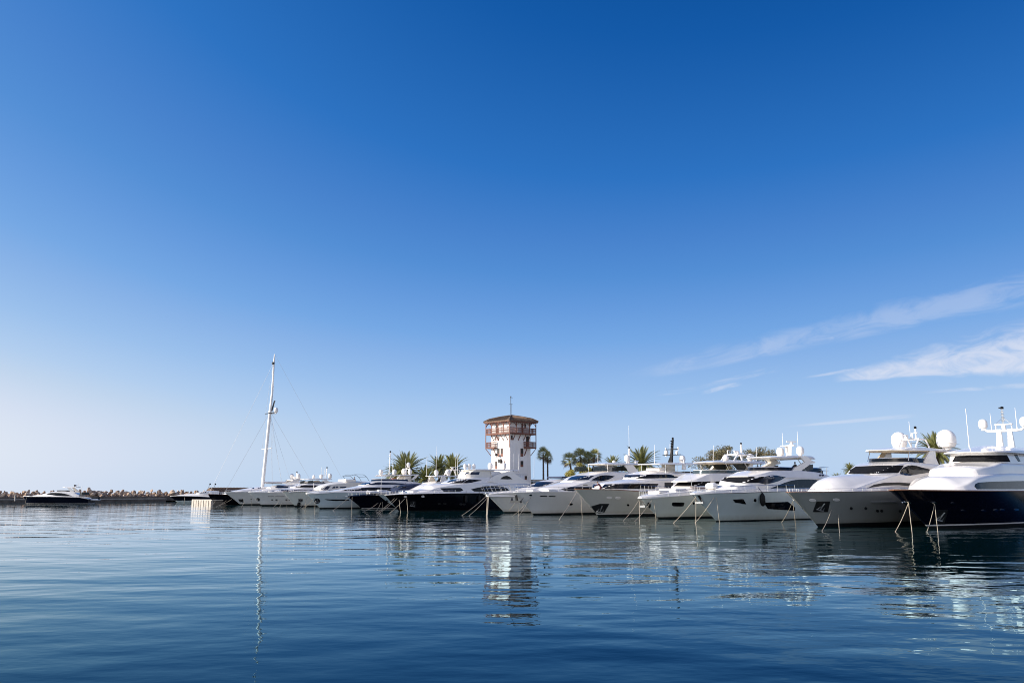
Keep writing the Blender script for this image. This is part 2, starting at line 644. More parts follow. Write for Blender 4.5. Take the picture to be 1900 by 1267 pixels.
    def dome(s, x, off, z, r, h=None, name='satellite_dome', mat='white_matt', ped=.25):
        h = h or 2.1*r
        mb = MB()
        pr = [(r*.45, -ped), (r*.45, 0), (r*.80, .02), (r*.95, h*.16), (r, h*.3), (r, h-r)]
        for a in (15, 30, 45, 60, 75, 88): pr.append((r*math.cos(R(a)), h-r+r*math.sin(R(a))))
        mb.lathe(pr, (x, -off, z), 22)
        o = s.put(mb, name, mat, 40)
        m2 = MB(); m2.lathe([(r*.99, h*.22), (r*1.012, h*.24), (r*1.012, h*.27), (r*.99, h*.29)], (x, -off, z), 22)
        s.put(m2, 'seam_ring', 'white', 40, o)
        return o

    def antenna(s, x, off, z, h, lean=0.08, r=.028, mat='white_matt'):
        mb = MB(); mb.tube([(x, -off, z), (x+lean*h*.2, -off, z+.5), (x+lean*h, -off, z+h)], [r*1.6, r*1.2, r*.7], 6)
        return s.put(mb, 'antenna', mat, 60)

    def radar(s, x, off, z, w=1.3, ang=.5):
        mb = MB()
        mb.lathe([(.12, 0), (.14, .1), (.2, .16), (.2, .34), (.12, .4)], (x, -off, z), 12)
        o = s.put(mb, 'radar', 'white_matt')
        m2 = MB(); ca, sa = math.cos(ang)*w/2, math.sin(ang)*w/2
        m2.bar((x-ca, -off-sa, z+.47), (x+ca, -off+sa, z+.47), .14, .13)
        s.put(m2, 'scanner_bar', 'white_matt', 30, o)
        return o

    def rail(s, x0, x1, h=.75, inset=.12, n=8, mid=True, name='railing', r=.024, bow=False):
        mb = MB()
        for sg in (-1, 1):
            top = []
            m = []
            for i in range(n+1):
                x = x0+(x1-x0)*i/n
                b, z = s.edge(x)
                y = sg*max(.08, b-inset)
                top.append((x, y, z+h)); m.append((x, y, z+h*.5))
                mb.tube([(x, y, z), (x, y, z+h)], r*.9, 5)
            mb.tube(top, r, 5)
            if mid: mb.tube(m, r*.6, 4)
        return s.put(mb, name, 'steel', 60)

    def anchor(s, pocket, px, py, size, keys=('hull',), mat='galvanised'):
        h = s.cast(px, py, list(keys))
        if h is None: return
        p, n, _ = h
        p = p+n*.06
        side = Vector((1, 0, 0)); side = (side-n*side.dot(n)).normalized()
        up = n.cross(side)
        if up.z < 0: up = -up
        mb = MB()
        mb.bar(p+up*size*.6, p-up*size*.35, size*.13, size*.10)
        mb.bar(p-up*size*.35-side*size*.5, p-up*size*.35+side*size*.5, size*.14, size*.12)
        for sg in (-1, 1):
            mb.bar(p-up*size*.35+side*sg*size*.42, p+up*size*.15+side*sg*size*.30+n*.06, size*.2, size*.07, w2=size*.05)
        return s.put(mb, 'anchor', mat, 30, pocket)

    def fairlead(s, px, py, rx=6, ry=2.4, keys=('hull',)):
        return s.ell(list(keys), px, py, rx, ry, 'fairlead', 'white_matt', 12, out=.05)  # white colour stands in for bright highlights on the steel oval

    def solid_box(s, x0, x1, y0, y1, z0, z1, name, mat, parent=None, bev=.08):
        bm = bmesh.new()
        bmesh.ops.create_cube(bm, size=1)
        for v in bm.verts:
            v.co = Vector(((x0+x1)/2+v.co.x*(x1-x0), -(y0+y1)/2+v.co.y*(y1-y0), (z0+z1)/2+v.co.z*(z1-z0)))
        bmesh.ops.bevel(bm, geom=bm.edges[:], offset=bev, segments=2, affect='EDGES', profile=.5)
        bm.verts.index_update()
        mb = MB(); mb.v = [tuple(v.co) for v in bm.verts]; mb.f = [tuple(v.index for v in f.verts) for f in bm.faces]
        bm.free()
        return s.put(mb, name, mat, 40, parent)

def rope_thing(boat, A, Bw, label, group, keys=('hull',), r=.024, sag=.3, mat='rope', offA=0.0, into=.35):
    """A: pixel on the boat, Bw: pixel where it meets the water or None for hanging straight down"""
    h = boat.cast(A[0], A[1], list(keys))
    if h is not None:
        a = boat.world(h[0]+h[1]*.06)
    else:
        x, z = boat.c(A[0], A[1], offA); a = boat.world((x, -offA, z))
    if Bw is None:
        b = Vector((a.x+.1, a.y-.5, -into))
    else:
        b = ground(*Bw)
        d = (b-a).normalized(); b = b+d*into
    mb = MB(); n = 14; pts = []
    for i in range(n+1):
        t = i/n
        p = a.lerp(b, t); p.z -= sag*4*t*(1-t)*.5
        pts.append(p-a)
    mb.tube(pts, r, 6)
    o = mb.build('mooring_rope', M[mat], None, 60)
    o.location = a
    tag(o, label, 'rope', group)
    return o

GY = 'motor yachts moored bow out along the quay'
GR = 'mooring lines from the yacht bows'

# ================================================================== navy yacht (closest to the camera)
b = Boat('motor_yacht', 'navy hulled motor yacht with white superstructure and twin white mast pillars', 'yacht', (1724, 981), GY)
navy = b
b.hull(33, 7.6, (-6.03, 3.34), [(0, 3.28), (13, 3.25), (33, 3.1)], M['navy_hull'], boot=.26, stripe=('white', .12), cap='teak', capr=.06)
k1, _ = b.tier('main_deckhouse', [(0.3, 3.1, 3.2, 3.25, .9, .8), (1.0, 3.1, 3.55, 4.05, 2.0, 1.6), (2.2, 3.1, 3.8, 4.55, 2.75, 2.4), (4.5, 3.1, 4.45, 4.7, 3.0, 2.85), (8, 3.1, 4.8, 4.95, 3.1, 3.0), (13, 3.1, 5.0, 5.2, 3.15, 3.05), (28, 3.1, 5.0, 5.2, 3.15, 3.05)], r=.3)
k2, _ = b.tier('bridge_deck', [(5.3, 4.5, 4.85, 4.95, 1.2, 1.0), (6.3, 4.5, 5.3, 5.5, 2.3, 2.1), (9, 4.5, 5.62, 5.8, 2.85, 2.7), (11, 4.5, 5.95, 6.08, 2.95, 2.85), (27, 4.5, 6.0, 6.1, 2.95, 2.9)], r=.3)
k3, _ = b.tier('wheelhouse', [(11.0, 5.9, 6.95, 6.98, 1.3, 1.2), (11.8, 5.9, 6.95, 6.98, 2.3, 2.1), (13.2, 5.9, 6.95, 7.0, 2.75, 2.55), (24, 5.9, 6.95, 7.0, 2.8, 2.65)], r=.05)
k4, _ = b.tier('wheelhouse_roof', [(10.0, 6.93, 6.99, 7.0, 1.2, 1.2), (10.8, 6.93, 7.03, 7.15, 2.3, 2.3), (13, 6.93, 7.12, 7.5, 3.05, 3.0), (16, 6.93, 7.2, 7.85, 3.15, 3.1), (25, 6.93, 7.2, 7.9, 3.1, 3.0)], r=.07, pw=2)
b.patch(k3, [(1767, 856.5), (1773, 846), (1800, 844.5), (1868, 844), (1874.5, 856.5), (1820, 857.5)], 'windscreen', 'mesh_cover', False)
b.patch(k3, [(1881, 843), (1887, 843), (1893, 856), (1889.5, 856)], 'window', 'glass')
b.patch(k1, [(1808, 902), (1810, 897.5), (1815, 894.8), (1840, 893.2), (1880, 892.2), (1935, 891.3), (1935, 907), (1880, 907.3), (1813, 907.3)], 'window', 'glass', need=.3)
# mast: two pillars, cross arm with domes, light mast
mb = MB()
for y in (-.55, .55):
    mb.bar((21, y, 7.6), (21.05, y*.92, 9.75), .62, .42, w2=.42)
o = b.put(mb, 'mast_pillar', 'white', 20)
mb = MB(); mb.tube([(21, -1.95, 9.85), (21, -1.6, 9.62), (21, -1.2, 9.58), (21, 1.2, 9.58), (21, 1.6, 9.62), (21, 1.95, 9.85)], .13, 8)
mb.box((21, 0, 10.25), (.35, 1.7, .12)); mb.tube([(21, 0, 9.6), (21, 0, 10.3)], .2, 10)
for y in (-.8, .8): mb.tube([(21, y, 9.6), (21, y*.9, 10.25)], .05, 6)
b.put(mb, 'mast_arm', 'white', 30)
mb = MB(); mb.tube([(21, 0, 10.3), (21.1, 0, 11.9)], .10, 8)
for z in (10.6, 10.9, 11.2, 11.5): mb.lathe([(.10, 0), (.17, .03), (.17, .12), (.1, .16)], (21.03, 0, z), 10)
for y in (-.8, .8): mb.tube([(21, y, 10.25), (21.05, 0, 11.0)], .03, 5)
lm = b.put(mb, 'light_mast', 'steel', 30)
mb = MB(); mb.lathe([(.10, 0), (.16, .03), (.16, .22), (.05, .28)], (21.1, 0, 11.9), 10); mb.box((21.1, .22, 12.05), (.12, .2, .12))
b.put(mb, 'navigation_light', 'black', 30, lm)
for y in (-2.0, 2.0): b.dome(21, y, 9.95, .44, 1.0)
for y, h in ((-1.2, 1.9), (1.25, 2.3), (2.2, 2.6)): b.antenna(21, y, 9.65, h, .03)
b.antenna(16.5, -2.0, 7.2, 4.6, 0.03, .04)
for px, py in ((1768, 933.5), (1787, 947), (1825, 947), (1848, 946), (1860, 945.5), (1886, 945)):
    b.ell('hull', px, py, 4.5, 1.7, 'porthole', 'steel', 12, out=.03)
pk = b.patch('hull', [(1738, 946), (1759, 946), (1752, 970), (1733, 970)], 'anchor_pocket', 'dark_steel', True, out=.03)
b.anchor(pk, 1745, 959, .9)
for px, py in ((1685, 931.5), (1733, 932.5)):
    b.ell('hull', px, py, 5, 1.6, 'fairlead', 'steel', 10, out=.06)
mb = MB()
rope_thing(b, (1685, 932), (1660.5, 986), 'pale mooring rope slanting forward from the bow of the navy yacht', GR)
rope_thing(b, (1685.5, 932), (1692.5, 988), 'pale mooring rope dropping steeply from the stem of the navy yacht', GR)
rope_thing(b, (1733, 934), (1719.5, 986), 'pale mooring rope slanting forward past the anchor pocket of the navy yacht', GR)
rope_thing(b, (1733.5, 934), (1740.5, 989), 'pale mooring rope dropping steeply past the anchor pocket of the navy yacht', GR)

# ================================================================== grey yacht with two big domes
b = Boat('motor_yacht', 'grey hulled motor yacht with white coachroof and two large satellite domes on its hardtop', 'yacht', (1518, 977), GY)
grey = b
b.hull(29, 6.9, (-4.75, 3.16), [(0, 3.2), (9, 3.25), (29, 3.2)], M['grey_hull'], boot=.3, cap='teak', capr=.028)
k1, _ = b.tier('coachroof', [(0.3, 3.1, 3.2, 3.3, .9, .8), (1.2, 3.1, 3.35, 4.05, 1.75, 1.5), (3.0, 3.1, 3.5, 4.6, 2.45, 2.2), (5, 3.1, 3.9, 4.8, 2.65, 2.45), (8, 3.1, 4.4, 4.98, 2.75, 2.6), (12, 3.1, 4.95, 5.1, 2.85, 2.75), (25, 3.1, 4.9, 5.1, 2.85, 2.75)], r=.12)
k2, _ = b.tier('wheelhouse', [(9.0, 4.7, 4.98, 5.02, 1.3, 1.25), (9.6, 4.7, 5.15, 5.2, 1.9, 1.7), (11.6, 4.7, 5.75, 5.9, 2.45, 2.15), (12.8, 4.7, 6.0, 6.1, 2.6, 2.4), (15, 4.7, 6.25, 6.35, 2.75, 2.55), (22, 4.7, 6.1, 6.25, 2.8, 2.6), (24.5, 4.7, 5.5, 5.6, 2.75, 2.6)], r=.2)
b.patch([k2, k1], [(1568.5, 878.5), (1578, 871.5), (1588, 865.6), (1630, 863.8), (1677, 863), (1672, 870), (1666.5, 877), (1620, 878.3)], 'windscreen', 'mesh_cover', False, need=.4)
b.patch([k2, k1], [(1669.8, 877.5), (1672, 871), (1676.5, 867), (1684, 863.8), (1691.5, 862.8), (1700, 863.9), (1712, 867.4), (1729, 871.5), (1729, 875.3), (1715, 877.8), (1701, 879.8), (1689, 882), (1681, 881.8), (1673, 880)], 'window', 'glass')
b.patch(k1, [(1609, 905.3), (1622, 898.6), (1640, 895.3), (1668, 894.6), (1700, 897), (1722, 905), (1700, 902.5), (1668, 899.5), (1640, 900.5)], 'side_deck_opening', 'shadow_interior', need=.4)  # flat dark crescent: shade of the side recess put into the colour
b.band([(20.5, 2.5), (16.5, 2.42), (14.9, 1.9), (14.2, 1.1), (14.0, 0)], 6.22, 6.68, 'fly_windscreen', 'glass', lean=.12, frame='steel')
hk, _ = b.tier('hardtop', [(13.9, 7.5, 7.55, 7.55, 1.2, 1.2), (14.6, 7.45, 7.62, 7.68, 2.0, 1.95), (16, 7.45, 7.72, 7.85, 2.45, 2.4), (20, 7.55, 7.85, 8.02, 2.6, 2.5), (24.5, 7.6, 7.85, 7.95, 2.6, 2.5), (27, 7.72, 7.85, 7.88, 2.5, 2.45)], r=.07)
b.tier('headliner', [(14.8, 7.40, 7.46, 7.46, 1.7, 1.7), (16, 7.38, 7.46, 7.46, 2.2, 2.2), (20, 7.48, 7.56, 7.56, 2.35, 2.35), (26, 7.55, 7.62, 7.62, 2.3, 2.3)], 'beige_head', r=.02)
b.plate([(1714, 857), (1727, 833), (1735, 832), (1737, 850), (1744, 866), (1735, 868), (1722, 862)], 2.5, .2, 'hardtop_support')
b.plate([(1628, 852), (1640, 838), (1648, 838), (1637, 852)], -2.0, .16, 'hardtop_support', 'beige_head', False)
mb = MB()
for y in (-2.1, 2.1): mb.tube([(15.9, y, 7.55), (15.3, y*1.03, 6.4)], .045, 6)
b.put(mb, 'strut', 'steel')
b.dome(23.6, -2.45 + .2, 8.25, .84, 1.75)
b.dome(25.2, 2.3, 8.1, 1.02, 2.0)
# radar frame on hardtop
mb = MB()
for y in (-.95, .95): mb.tube([(20.2, y, 7.95), (21.2, y, 8.95), (23.0, y, 8.95), (23.9, y, 8.0)], .09, 8)
for x in (21.3, 22.3): mb.tube([(x, -.95, 8.95), (x, .95, 8.95)], .08, 8)
b.put(mb, 'radar_arch', 'white_matt')
b.radar(20.8, -.2, 8.9, 1.6, .2)
mb = MB()
for y in (-.28, .1): mb.tube([(22.2, y, 8.95), (22.2, y, 10.15 if y < 0 else 9.7)], .08, 8)
mb.box((22.2, -.28, 9.7), (.3, .3, .12))
lm = b.put(mb, 'light_mast', 'white_matt')
mb = MB(); mb.lathe([(.08, 0), (.14, .04), (.14, .24), (.05, .3)], (22.2, -.28, 10.15), 10)
b.put(mb, 'navigation_light', 'black', 30, lm)
b.antenna(24.6, -2.5 + 1.2, 8.0, 3.2, -.05, .03)
b.rail(-4.0, 12.5, .28, .12, 12, False)
pk = b.patch('hull', [(1515, 929.7), (1540, 929.7), (1536, 949.3), (1508, 949.3)], 'anchor_pocket', 'dark_steel', True, out=.03)
b.anchor(pk, 1524, 941, .85)
for px, py in ((1507.5, 927.6), (1551.6, 926.8)): b.fairlead(px, py, 6.5, 2.4)
for px, py in ((1579.3, 942.7), (1606.3, 942.7), (1628, 947.5), (1635.8, 947.5), (1670, 948)): b.ell('hull', px, py, 2.6, 2.6, 'porthole', 'dark_steel', 14, out=.03)
b.patch('hull', [(1617, 930), (1665, 929.6), (1665, 932), (1617, 932.4)], 'rubbing_strake', 'grey_hull', True, out=.09)
rope_thing(b, (1470.8, 930), (1450, 969), 'pale mooring rope slanting forward from the stem of the grey yacht', GR)
rope_thing(b, (1471.2, 930.5), (1477, 977), 'pale mooring rope dropping steeply from the stem of the grey yacht', GR)
rope_thing(b, (1542, 944.5), (1524.7, 984.5), 'pale mooring rope slanting forward below the anchor pocket of the grey yacht', GR)
rope_thing(b, (1554.5, 954), (1557.5, 985), 'pale mooring rope hanging straight down aft of the grey yacht anchor pocket', GR)

# ================================================================== pale yacht with angular dark hull windows
b = Boat('motor_yacht', 'pale blue white flybridge yacht with angular dark hull windows and two domes', 'yacht', (1329, 967), GY)
sky_y = b
b.hull(27, 6.2, (-4.0, 2.95), [(0, 3.02), (9.6, 3.2), (27, 3.1)], M['blue_white_hull'], boot=.1, cap='dark_steel', capr=.035)
b.tier('bulwark', [(-4.05, 2.9, 3.05, 3.06, .3, .25), (-2, 2.95, 3.28, 3.28, 1.35, 1.25), (1, 2.98, 3.45, 3.46, 2.25, 2.15), (5, 3.05, 3.52, 3.55, 2.8, 2.7), (10, 3.1, 3.5, 3.55, 2.98, 2.85), (14, 3.1, 3.3, 3.35, 3.0, 2.9), (26, 3.05, 3.25, 3.3, 2.85, 2.75)], r=.08)
k1, _ = b.tier('deckhouse', [(2.4, 3.3, 3.9, 3.95, 1.0, .9), (3.4, 3.3, 4.3, 4.4, 2.0, 1.75), (5.0, 3.3, 4.8, 4.9, 2.5, 2.25), (6.4, 3.3, 4.95, 5.1, 2.7, 2.45), (9.5, 3.3, 5.05, 5.3, 2.8, 2.6), (20, 3.3, 5.0, 5.3, 2.85, 2.65)], r=.1)
k2, _ = b.tier('flybridge', [(4.4, 4.75, 4.88, 4.92, 1.5, 1.4), (6.2, 4.75, 5.2, 5.35, 2.2, 2.0), (8.2, 4.75, 5.55, 5.65, 2.6, 2.35), (13, 4.75, 5.65, 5.72, 2.75, 2.5), (17, 4.75, 5.55, 5.6, 2.8, 2.6), (20, 4.7, 5.2, 5.25, 2.8, 2.6), (21.5, 4.6, 4.8, 4.85, 2.6, 2.5)], r=.14)
b.patch([k1, k2], [(1334.5, 890.5), (1340, 887), (1348.5, 884.8), (1380, 884.4), (1418.5, 884), (1413, 890), (1407.5, 895.6), (1371, 896), (1350, 893.5)], 'windscreen', 'mesh_cover', False, need=.4)
b.patch([k1, k2], [(1405.8, 895), (1413, 888.3), (1420.5, 883.6), (1430, 881.9), (1440.5, 881.8), (1457.7, 885), (1450, 889.5), (1444, 892.5), (1431, 896), (1420, 898.3)], 'window', 'blue_glass')
b.patch(k1, [(1429, 905.5), (1445, 899.5), (1456, 895), (1467, 891.6), (1476, 889.9), (1486, 889), (1500, 889), (1514, 889.8), (1523, 892), (1516, 898), (1509, 905.5), (1470, 906), (1450, 906)], 'saloon_window', 'glass', need=.4)
b.band([(19, 2.45), (13, 2.4), (10, 2.15), (8.7, 1.5), (8.2, .8), (8.1, 0)], 5.55, 6.0, 'fly_windscreen', 'glass', lean=.15, frame='steel')
b.tier('hardtop', [(8.2, 7.1, 7.14, 7.15, .9, .9), (8.9, 7.05, 7.2, 7.22, 1.7, 1.65), (10.5, 7.05, 7.28, 7.34, 2.2, 2.15), (14, 7.2, 7.42, 7.52, 2.35, 2.25), (17, 7.2, 7.45, 7.55, 2.35, 2.25), (17.8, 7.1, 7.3, 7.4, 2.3, 2.2)], r=.07)
b.tier('headliner', [(9.0, 7.01, 7.06, 7.06, 1.4, 1.4), (10.5, 7.0, 7.06, 7.06, 1.9, 1.9), (14, 7.13, 7.21, 7.21, 2.1, 2.1), (17, 7.13, 7.21, 7.21, 2.1, 2.1)], 'cream', r=.02)
sk, so = b.plate([(1484, 846.5), (1494, 845.3), (1502, 849.5), (1507, 854.5), (1512.7, 856.3), (1512.7, 858.3), (1504.6, 860.3), (1488.5, 871.7), (1476, 885), (1458, 884.5), (1464, 880), (1475, 867.7), (1494, 857), (1488.5, 851)], 2.45, .2, 'swept_arch')
b.plate([(1488, 875), (1491.5, 870.5), (1498, 862.5), (1508.6, 861), (1508.6, 873)], 2.38, .05, 'arch_window', 'glass')
b.plate([(1426, 851.5), (1436, 851.5), (1444, 856), (1439, 863), (1417, 866.5), (1431.6, 858)], -2.05, .5, 'hardtop_support', 'cream', False)
mb = MB(); mb.tube([(13.6, -2.2, 7.2), (15.2, -2.4, 5.6)], .045, 6); mb.tube([(13.6, 2.2, 7.2), (15.2, 2.4, 5.6)], .045, 6)
b.put(mb, 'strut', 'steel')
# radar mast, domes
mb = MB(); mb.bar((15.7, -.12, 7.45), (15.1, -.5, 8.7), .28, .3, w2=.5); mb.bar((15.7, .12, 7.45), (15.9, .45, 8.75), .28, .3)
mb.box((15.6, 0, 8.75), (.5, 1.8, .1))
b.put(mb, 'radar_mast', 'white_matt', 20)
b.radar(15.8, .35, 8.78, 1.25, -.55)
b.dome(16, -1.35, 7.65, .46, 1.0)
b.dome(16, 1.35, 7.65, .46, 1.02)
for y, h in ((-.95, 2.9), (1.1, 3.0)): b.antenna(16, y, 7.5, h, .02)
mb = MB()
for z in (5.75, 6.15): mb.tube([(18.2, -2.5, z), (20.6, -2.4, z), (21.1, -1.2, z), (21.1, 1.2, z), (20.6, 2.4, z), (18.2, 2.5, z)], .028, 6)
for x, y in ((18.6, -2.48), (20, -2.42), (20.8, -2), (20.8, 2), (20, 2.42), (18.6, 2.48), (21.1, 0)): mb.tube([(x, y, 5.0), (x, y, 6.15)], .028, 6)
b.put(mb, 'fly_rail', 'steel')
b.solid_box(18.4, 20.2, -1.9, 1.9, 5.2, 5.75, 'fly_sofa', 'canvas_dark')
for ex_ in (1521.5, 1526.5): b.ell(k2, ex_, 881.5, 2.2, 1.8, 'emblem', 'canvas_navy', 10, need=.4)
# foredeck lounge
b.solid_box(.2, 1.2, -1.5, -.3, 3.45, 4.15, 'sun_lounger', 'cushion', bev=.28)
b.solid_box(1.5, 3.0, -1.2, 1.0, 3.5, 3.95, 'sofa', 'cushion', bev=.15)
b.tier('deck_locker', [(.6, 3.4, 3.5, 3.5, 1.2, 1.1), (1.6, 3.4, 3.75, 3.8, 2.0, 1.9), (4, 3.4, 3.95, 4.0, 2.35, 2.2), (6.5, 3.4, 3.85, 3.9, 2.5, 2.4)], 'white', r=.1)
b.rail(-3.6, 11, .75, .1, 8, True)
b.patch('hull', [(1359.5, 926.3), (1379, 925.3), (1384.5, 935), (1364, 931.7)], 'hull_window', 'glass')
b.patch('hull', [(1417.5, 932), (1462, 930.5), (1475, 941), (1475, 947), (1424.5, 943.5)], 'hull_window', 'glass')
b.ell('hull', 1401, 927.8, 2.4, 3, 'porthole', 'glass', 14)
pk = b.patch('hull', [(1294, 919), (1298.5, 918.5), (1306.5, 932.5), (1303, 933.5)], 'stem_plate', 'dark_steel', True, out=.03, need=.3)
rope_thing(b, (1324.3, 922), (1288.8, 969.6), 'pale mooring rope slanting forward from the pale yacht with angular hull windows', GR)
rope_thing(b, (1329, 922.7), None, 'pale mooring rope hanging straight down the pale yacht with angular hull windows', GR)
rope_thing(b, (1291, 921), (1249, 969.6), 'pale mooring rope slanting from the stem of the pale angular windowed yacht across its neighbour', GR)
rope_thing(b, (1291.5, 922), (1291, 970), 'pale mooring rope hanging straight down at the stem of the pale angular windowed yacht', GR)
# anchor hung on stem
mb = MB(); x0, z0 = b.c(1299, 928, 0)
mb.bar((x0-.25, 0, z0+.75), (x0-.05, 0, z0-.3), .16, .12); mb.bar((x0-.1, -.5, z0-.25), (x0-.1, .5, z0-.25), .2, .16)
for sg in (-1, 1): mb.bar((x0-.1, sg*.45, z0-.25), (x0-.35, sg*.3, z0+.45), .22, .08, w2=.06)
b.put(mb, 'anchor', 'galvanised', 30)
# fender
h = b.cast(1411, 922, ['hull'])
if h:
    p = b.world(h[0]+h[1]*.3)
    fb = MB(); fb.lathe([(.03, .62), (.1, .55), (.26, .3), (.3, 0), (.3, -.45), (.22, -.72), (.08, -.85)], (0, 0, 0), 18)
    fo = fb.build('fender', M['rubber']); fo.location = p
    tag(fo, 'black teardrop fender hanging on a line against the pale yacht hull', 'fender')
    tb = MB(); ex, ez = b.c(1406.5, 903.5, 2.95)
    top = b.world((ex, -2.95, ez))-p
    tb.tube([(0, 0, .6), top], .03, 6); tb.build('fender_line', M['black_cloth'], fo)

# ================================================================== white yacht with beige hardtop
b = Boat('motor_yacht', 'white flybridge yacht with cream hardtop and one dark oblong hull window', 'yacht', (1222, 962), GY)
cream_y = b
b.hull(25, 5.8, (-3.32, 2.5), [(0, 2.62), (5, 2.85), (12, 2.9), (25, 2.7)], M['green_white_hull'], boot=.2, cap='white', capr=.05)
b.tier('bulwark', [(-3.35, 2.4, 2.6, 2.62, .3, .25), (-1.5, 2.45, 2.85, 2.9, 1.3, 1.2), (1, 2.6, 3.1, 3.15, 2.1, 1.95), (4, 2.75, 3.25, 3.3, 2.6, 2.5), (8, 2.8, 3.3, 3.35, 2.8, 2.65), (24, 2.7, 3.1, 3.15, 2.7, 2.6)], r=.1)
k1, _ = b.tier('deckhouse', [(3.9, 3.0, 3.6, 3.62, 1.0, .9), (4.8, 3.0, 3.85, 3.9, 1.9, 1.7), (7.0, 3.0, 4.5, 4.6, 2.35, 2.05), (9, 3.0, 4.7, 4.8, 2.5, 2.3), (21, 3.0, 4.7, 4.8, 2.55, 2.35)], r=.08)
k2, _ = b.tier('flybridge', [(4.2, 4.35, 4.45, 4.5, 1.3, 1.2), (5.5, 4.4, 4.75, 4.85, 1.9, 1.75), (8.0, 4.45, 5.4, 5.45, 2.35, 2.1), (12, 4.5, 5.5, 5.55, 2.6, 2.35), (20, 4.5, 5.3, 5.35, 2.6, 2.4), (22.5, 4.5, 4.9, 4.95, 2.5, 2.4)], r=.12)
b.patch([k1], [(1251, 901.5), (1257, 896.3), (1264, 892.2), (1290, 891.6), (1319, 891.3), (1317, 896), (1314.8, 901), (1280, 901.8)], 'windscreen', 'mesh_cover', False, need=.4)
b.patch([k1], [(1322, 897), (1330, 892), (1372, 892), (1385, 897)], 'window', 'glass', need=.4)
b.band([(19, 2.3), (12, 2.25), (9.6, 2.0), (8.6, 1.2), (8.3, 0)], 5.42, 5.9, 'fly_windscreen', 'clear_glass', lean=.1, frame='white')
b.tier('hardtop', [(8.6, 6.82, 6.87, 6.88, .8, .8), (9.3, 6.78, 6.95, 7.0, 1.6, 1.55), (11, 6.78, 7.03, 7.15, 2.1, 2.05), (15, 6.85, 7.12, 7.3, 2.35, 2.25), (20.5, 6.9, 7.15, 7.28, 2.35, 2.25)], r=.07)
b.tier('headliner', [(9.4, 6.74, 6.79, 6.79, 1.3, 1.3), (11, 6.72, 6.79, 6.79, 1.85, 1.85), (15, 6.79, 6.87, 6.87, 2.1, 2.1), (20, 6.84, 6.91, 6.91, 2.1, 2.1)], 'beige_head', r=.02)
b.plate([(1316, 876.5), (1330, 860), (1341, 859), (1328, 872.5), (1324, 876.5)], -1.9, .4, 'hardtop_support', 'cream', False)
b.plate([(1316+66, 877.5), (1330+62, 860), (1341+58, 859), (1328+66, 872.5), (1324+66, 877.5)], 1.9, .4, 'hardtop_support', 'cream', False)
b.plate([(1359, 861), (1389, 860), (1383, 873), (1372, 875)], 1.6, .05, 'canvas_side', 'canvas_dark', True)
mb = MB()
for y in (-2.0, 2.0):
    mb.tube([(11.2, y, 6.85), (12.4, y, 5.4)], .035, 6); mb.tube([(15.5, y, 6.9), (17.2, y, 5.4)], .045, 6)
b.put(mb, 'strut', 'white_matt')
mb = MB()
for y in (-1.0, 1.0): mb.tube([(14.6, y, 7.2), (15.6, y, 8.05), (19.2, y, 8.05), (19.6, y, 7.2)], .09, 8)
for x in (15.8, 17.2, 18.8): mb.tube([(x, -1, 8.05), (x, 1, 8.05)], .08, 8)
mb.tube([(16.2, 1.0, 8.05), (16.2, 1.0, 8.65), (18.6, 1.0, 8.65), (18.6, 1.0, 8.05)], .06, 6)
b.put(mb, 'radar_arch', 'white_matt')
mb = MB(); mb.tube([(18.0, 0, 7.2), (18.0, 0, 9.5)], .11, 8)
for z in (8.4, 8.8, 9.2): mb.lathe([(.1, 0), (.16, .03), (.16, .12), (.1, .16)], (18, 0, z), 10)
lm = b.put(mb, 'light_mast', 'white_matt')
mb = MB(); mb.lathe([(.08, 0), (.13, .03), (.13, .2), (.04, .25)], (18, 0, 9.5), 10); b.put(mb, 'navigation_light', 'black', 30, lm)
b.radar(17.0, -.3, 8.1, 1.1, .3)
b.dome(14, .2, 7.3, .4, .7); b.dome(19.6, .3, 7.35, .42, .95); b.dome(18.6, -1.0, 8.2, .25, .5)
b.antenna(14, -1.8, 7.1, 2.2, .1); b.antenna(19, 1.6, 7.1, 2.0, .1)
# jack staffs on the foredeck and deck gear
mb = MB(); mb.tube([(4.2, -1.9, 3.2), (4.0, -1.9, 6.6)], .03, 6); b.put(mb, 'flag_staff', 'steel')
b.solid_box(-.8, 1.2, -.9, .9, 3.0, 3.3, 'deck_hatch', 'white'); b.solid_box(1.8, 4.0, -1.3, 1.3, 3.1, 3.55, 'sun_pad', 'cushion', bev=.15)
mb = MB(); mb.tube([(3.6, -2.3, 3.55), (6.4, -2.45, 3.62)], .05, 6); mb.tube([(3.8, -2.0, 3.75), (5.2, -2.2, 3.8)], .06, 6); b.put(mb, 'handrail', 'teak')
b.rail(-3.0, 10, .7, .1, 9, True)
b.patch('hull', [(1248.5, 931.6), (1268, 931.8), (1270, 933), (1268, 938.3), (1265, 939), (1249.5, 938.6), (1247, 937), (1247, 933)], 'hull_window', 'glass')
b.ell('hull', 1287, 933.5, 1.8, 2.4, 'porthole', 'glass', 12)
pk = b.ell('hull', 1204, 937, 3.6, 5.5, 'anchor_pocket', 'dark_steel', 16, out=.03)
mb = MB(); x0, z0 = b.c(1196, 938.5, .1)
mb.bar((x0-.2, -.05, z0+.35), (x0+.1, 0, z0-.15), .14, .14); mb.bar((x0-.2, -.42, z0-.02), (x0-.15, .42, z0-.06), .22, .24)
b.put(mb, 'anchor', 'galvanised', 30)
rope_thing(b, (1185.4, 928), (1156, 966), 'pale mooring rope slanting forward from the stem of the cream hardtop yacht', GR, offA=0)
rope_thing(b, (1186.5, 929), (1186.6, 967), 'pale mooring rope hanging straight down at the stem of the cream hardtop yacht', GR, offA=0)
rope_thing(b, (1209, 926.8), (1177.4, 967), 'pale mooring rope slanting past the anchor of the cream hardtop yacht', GR)
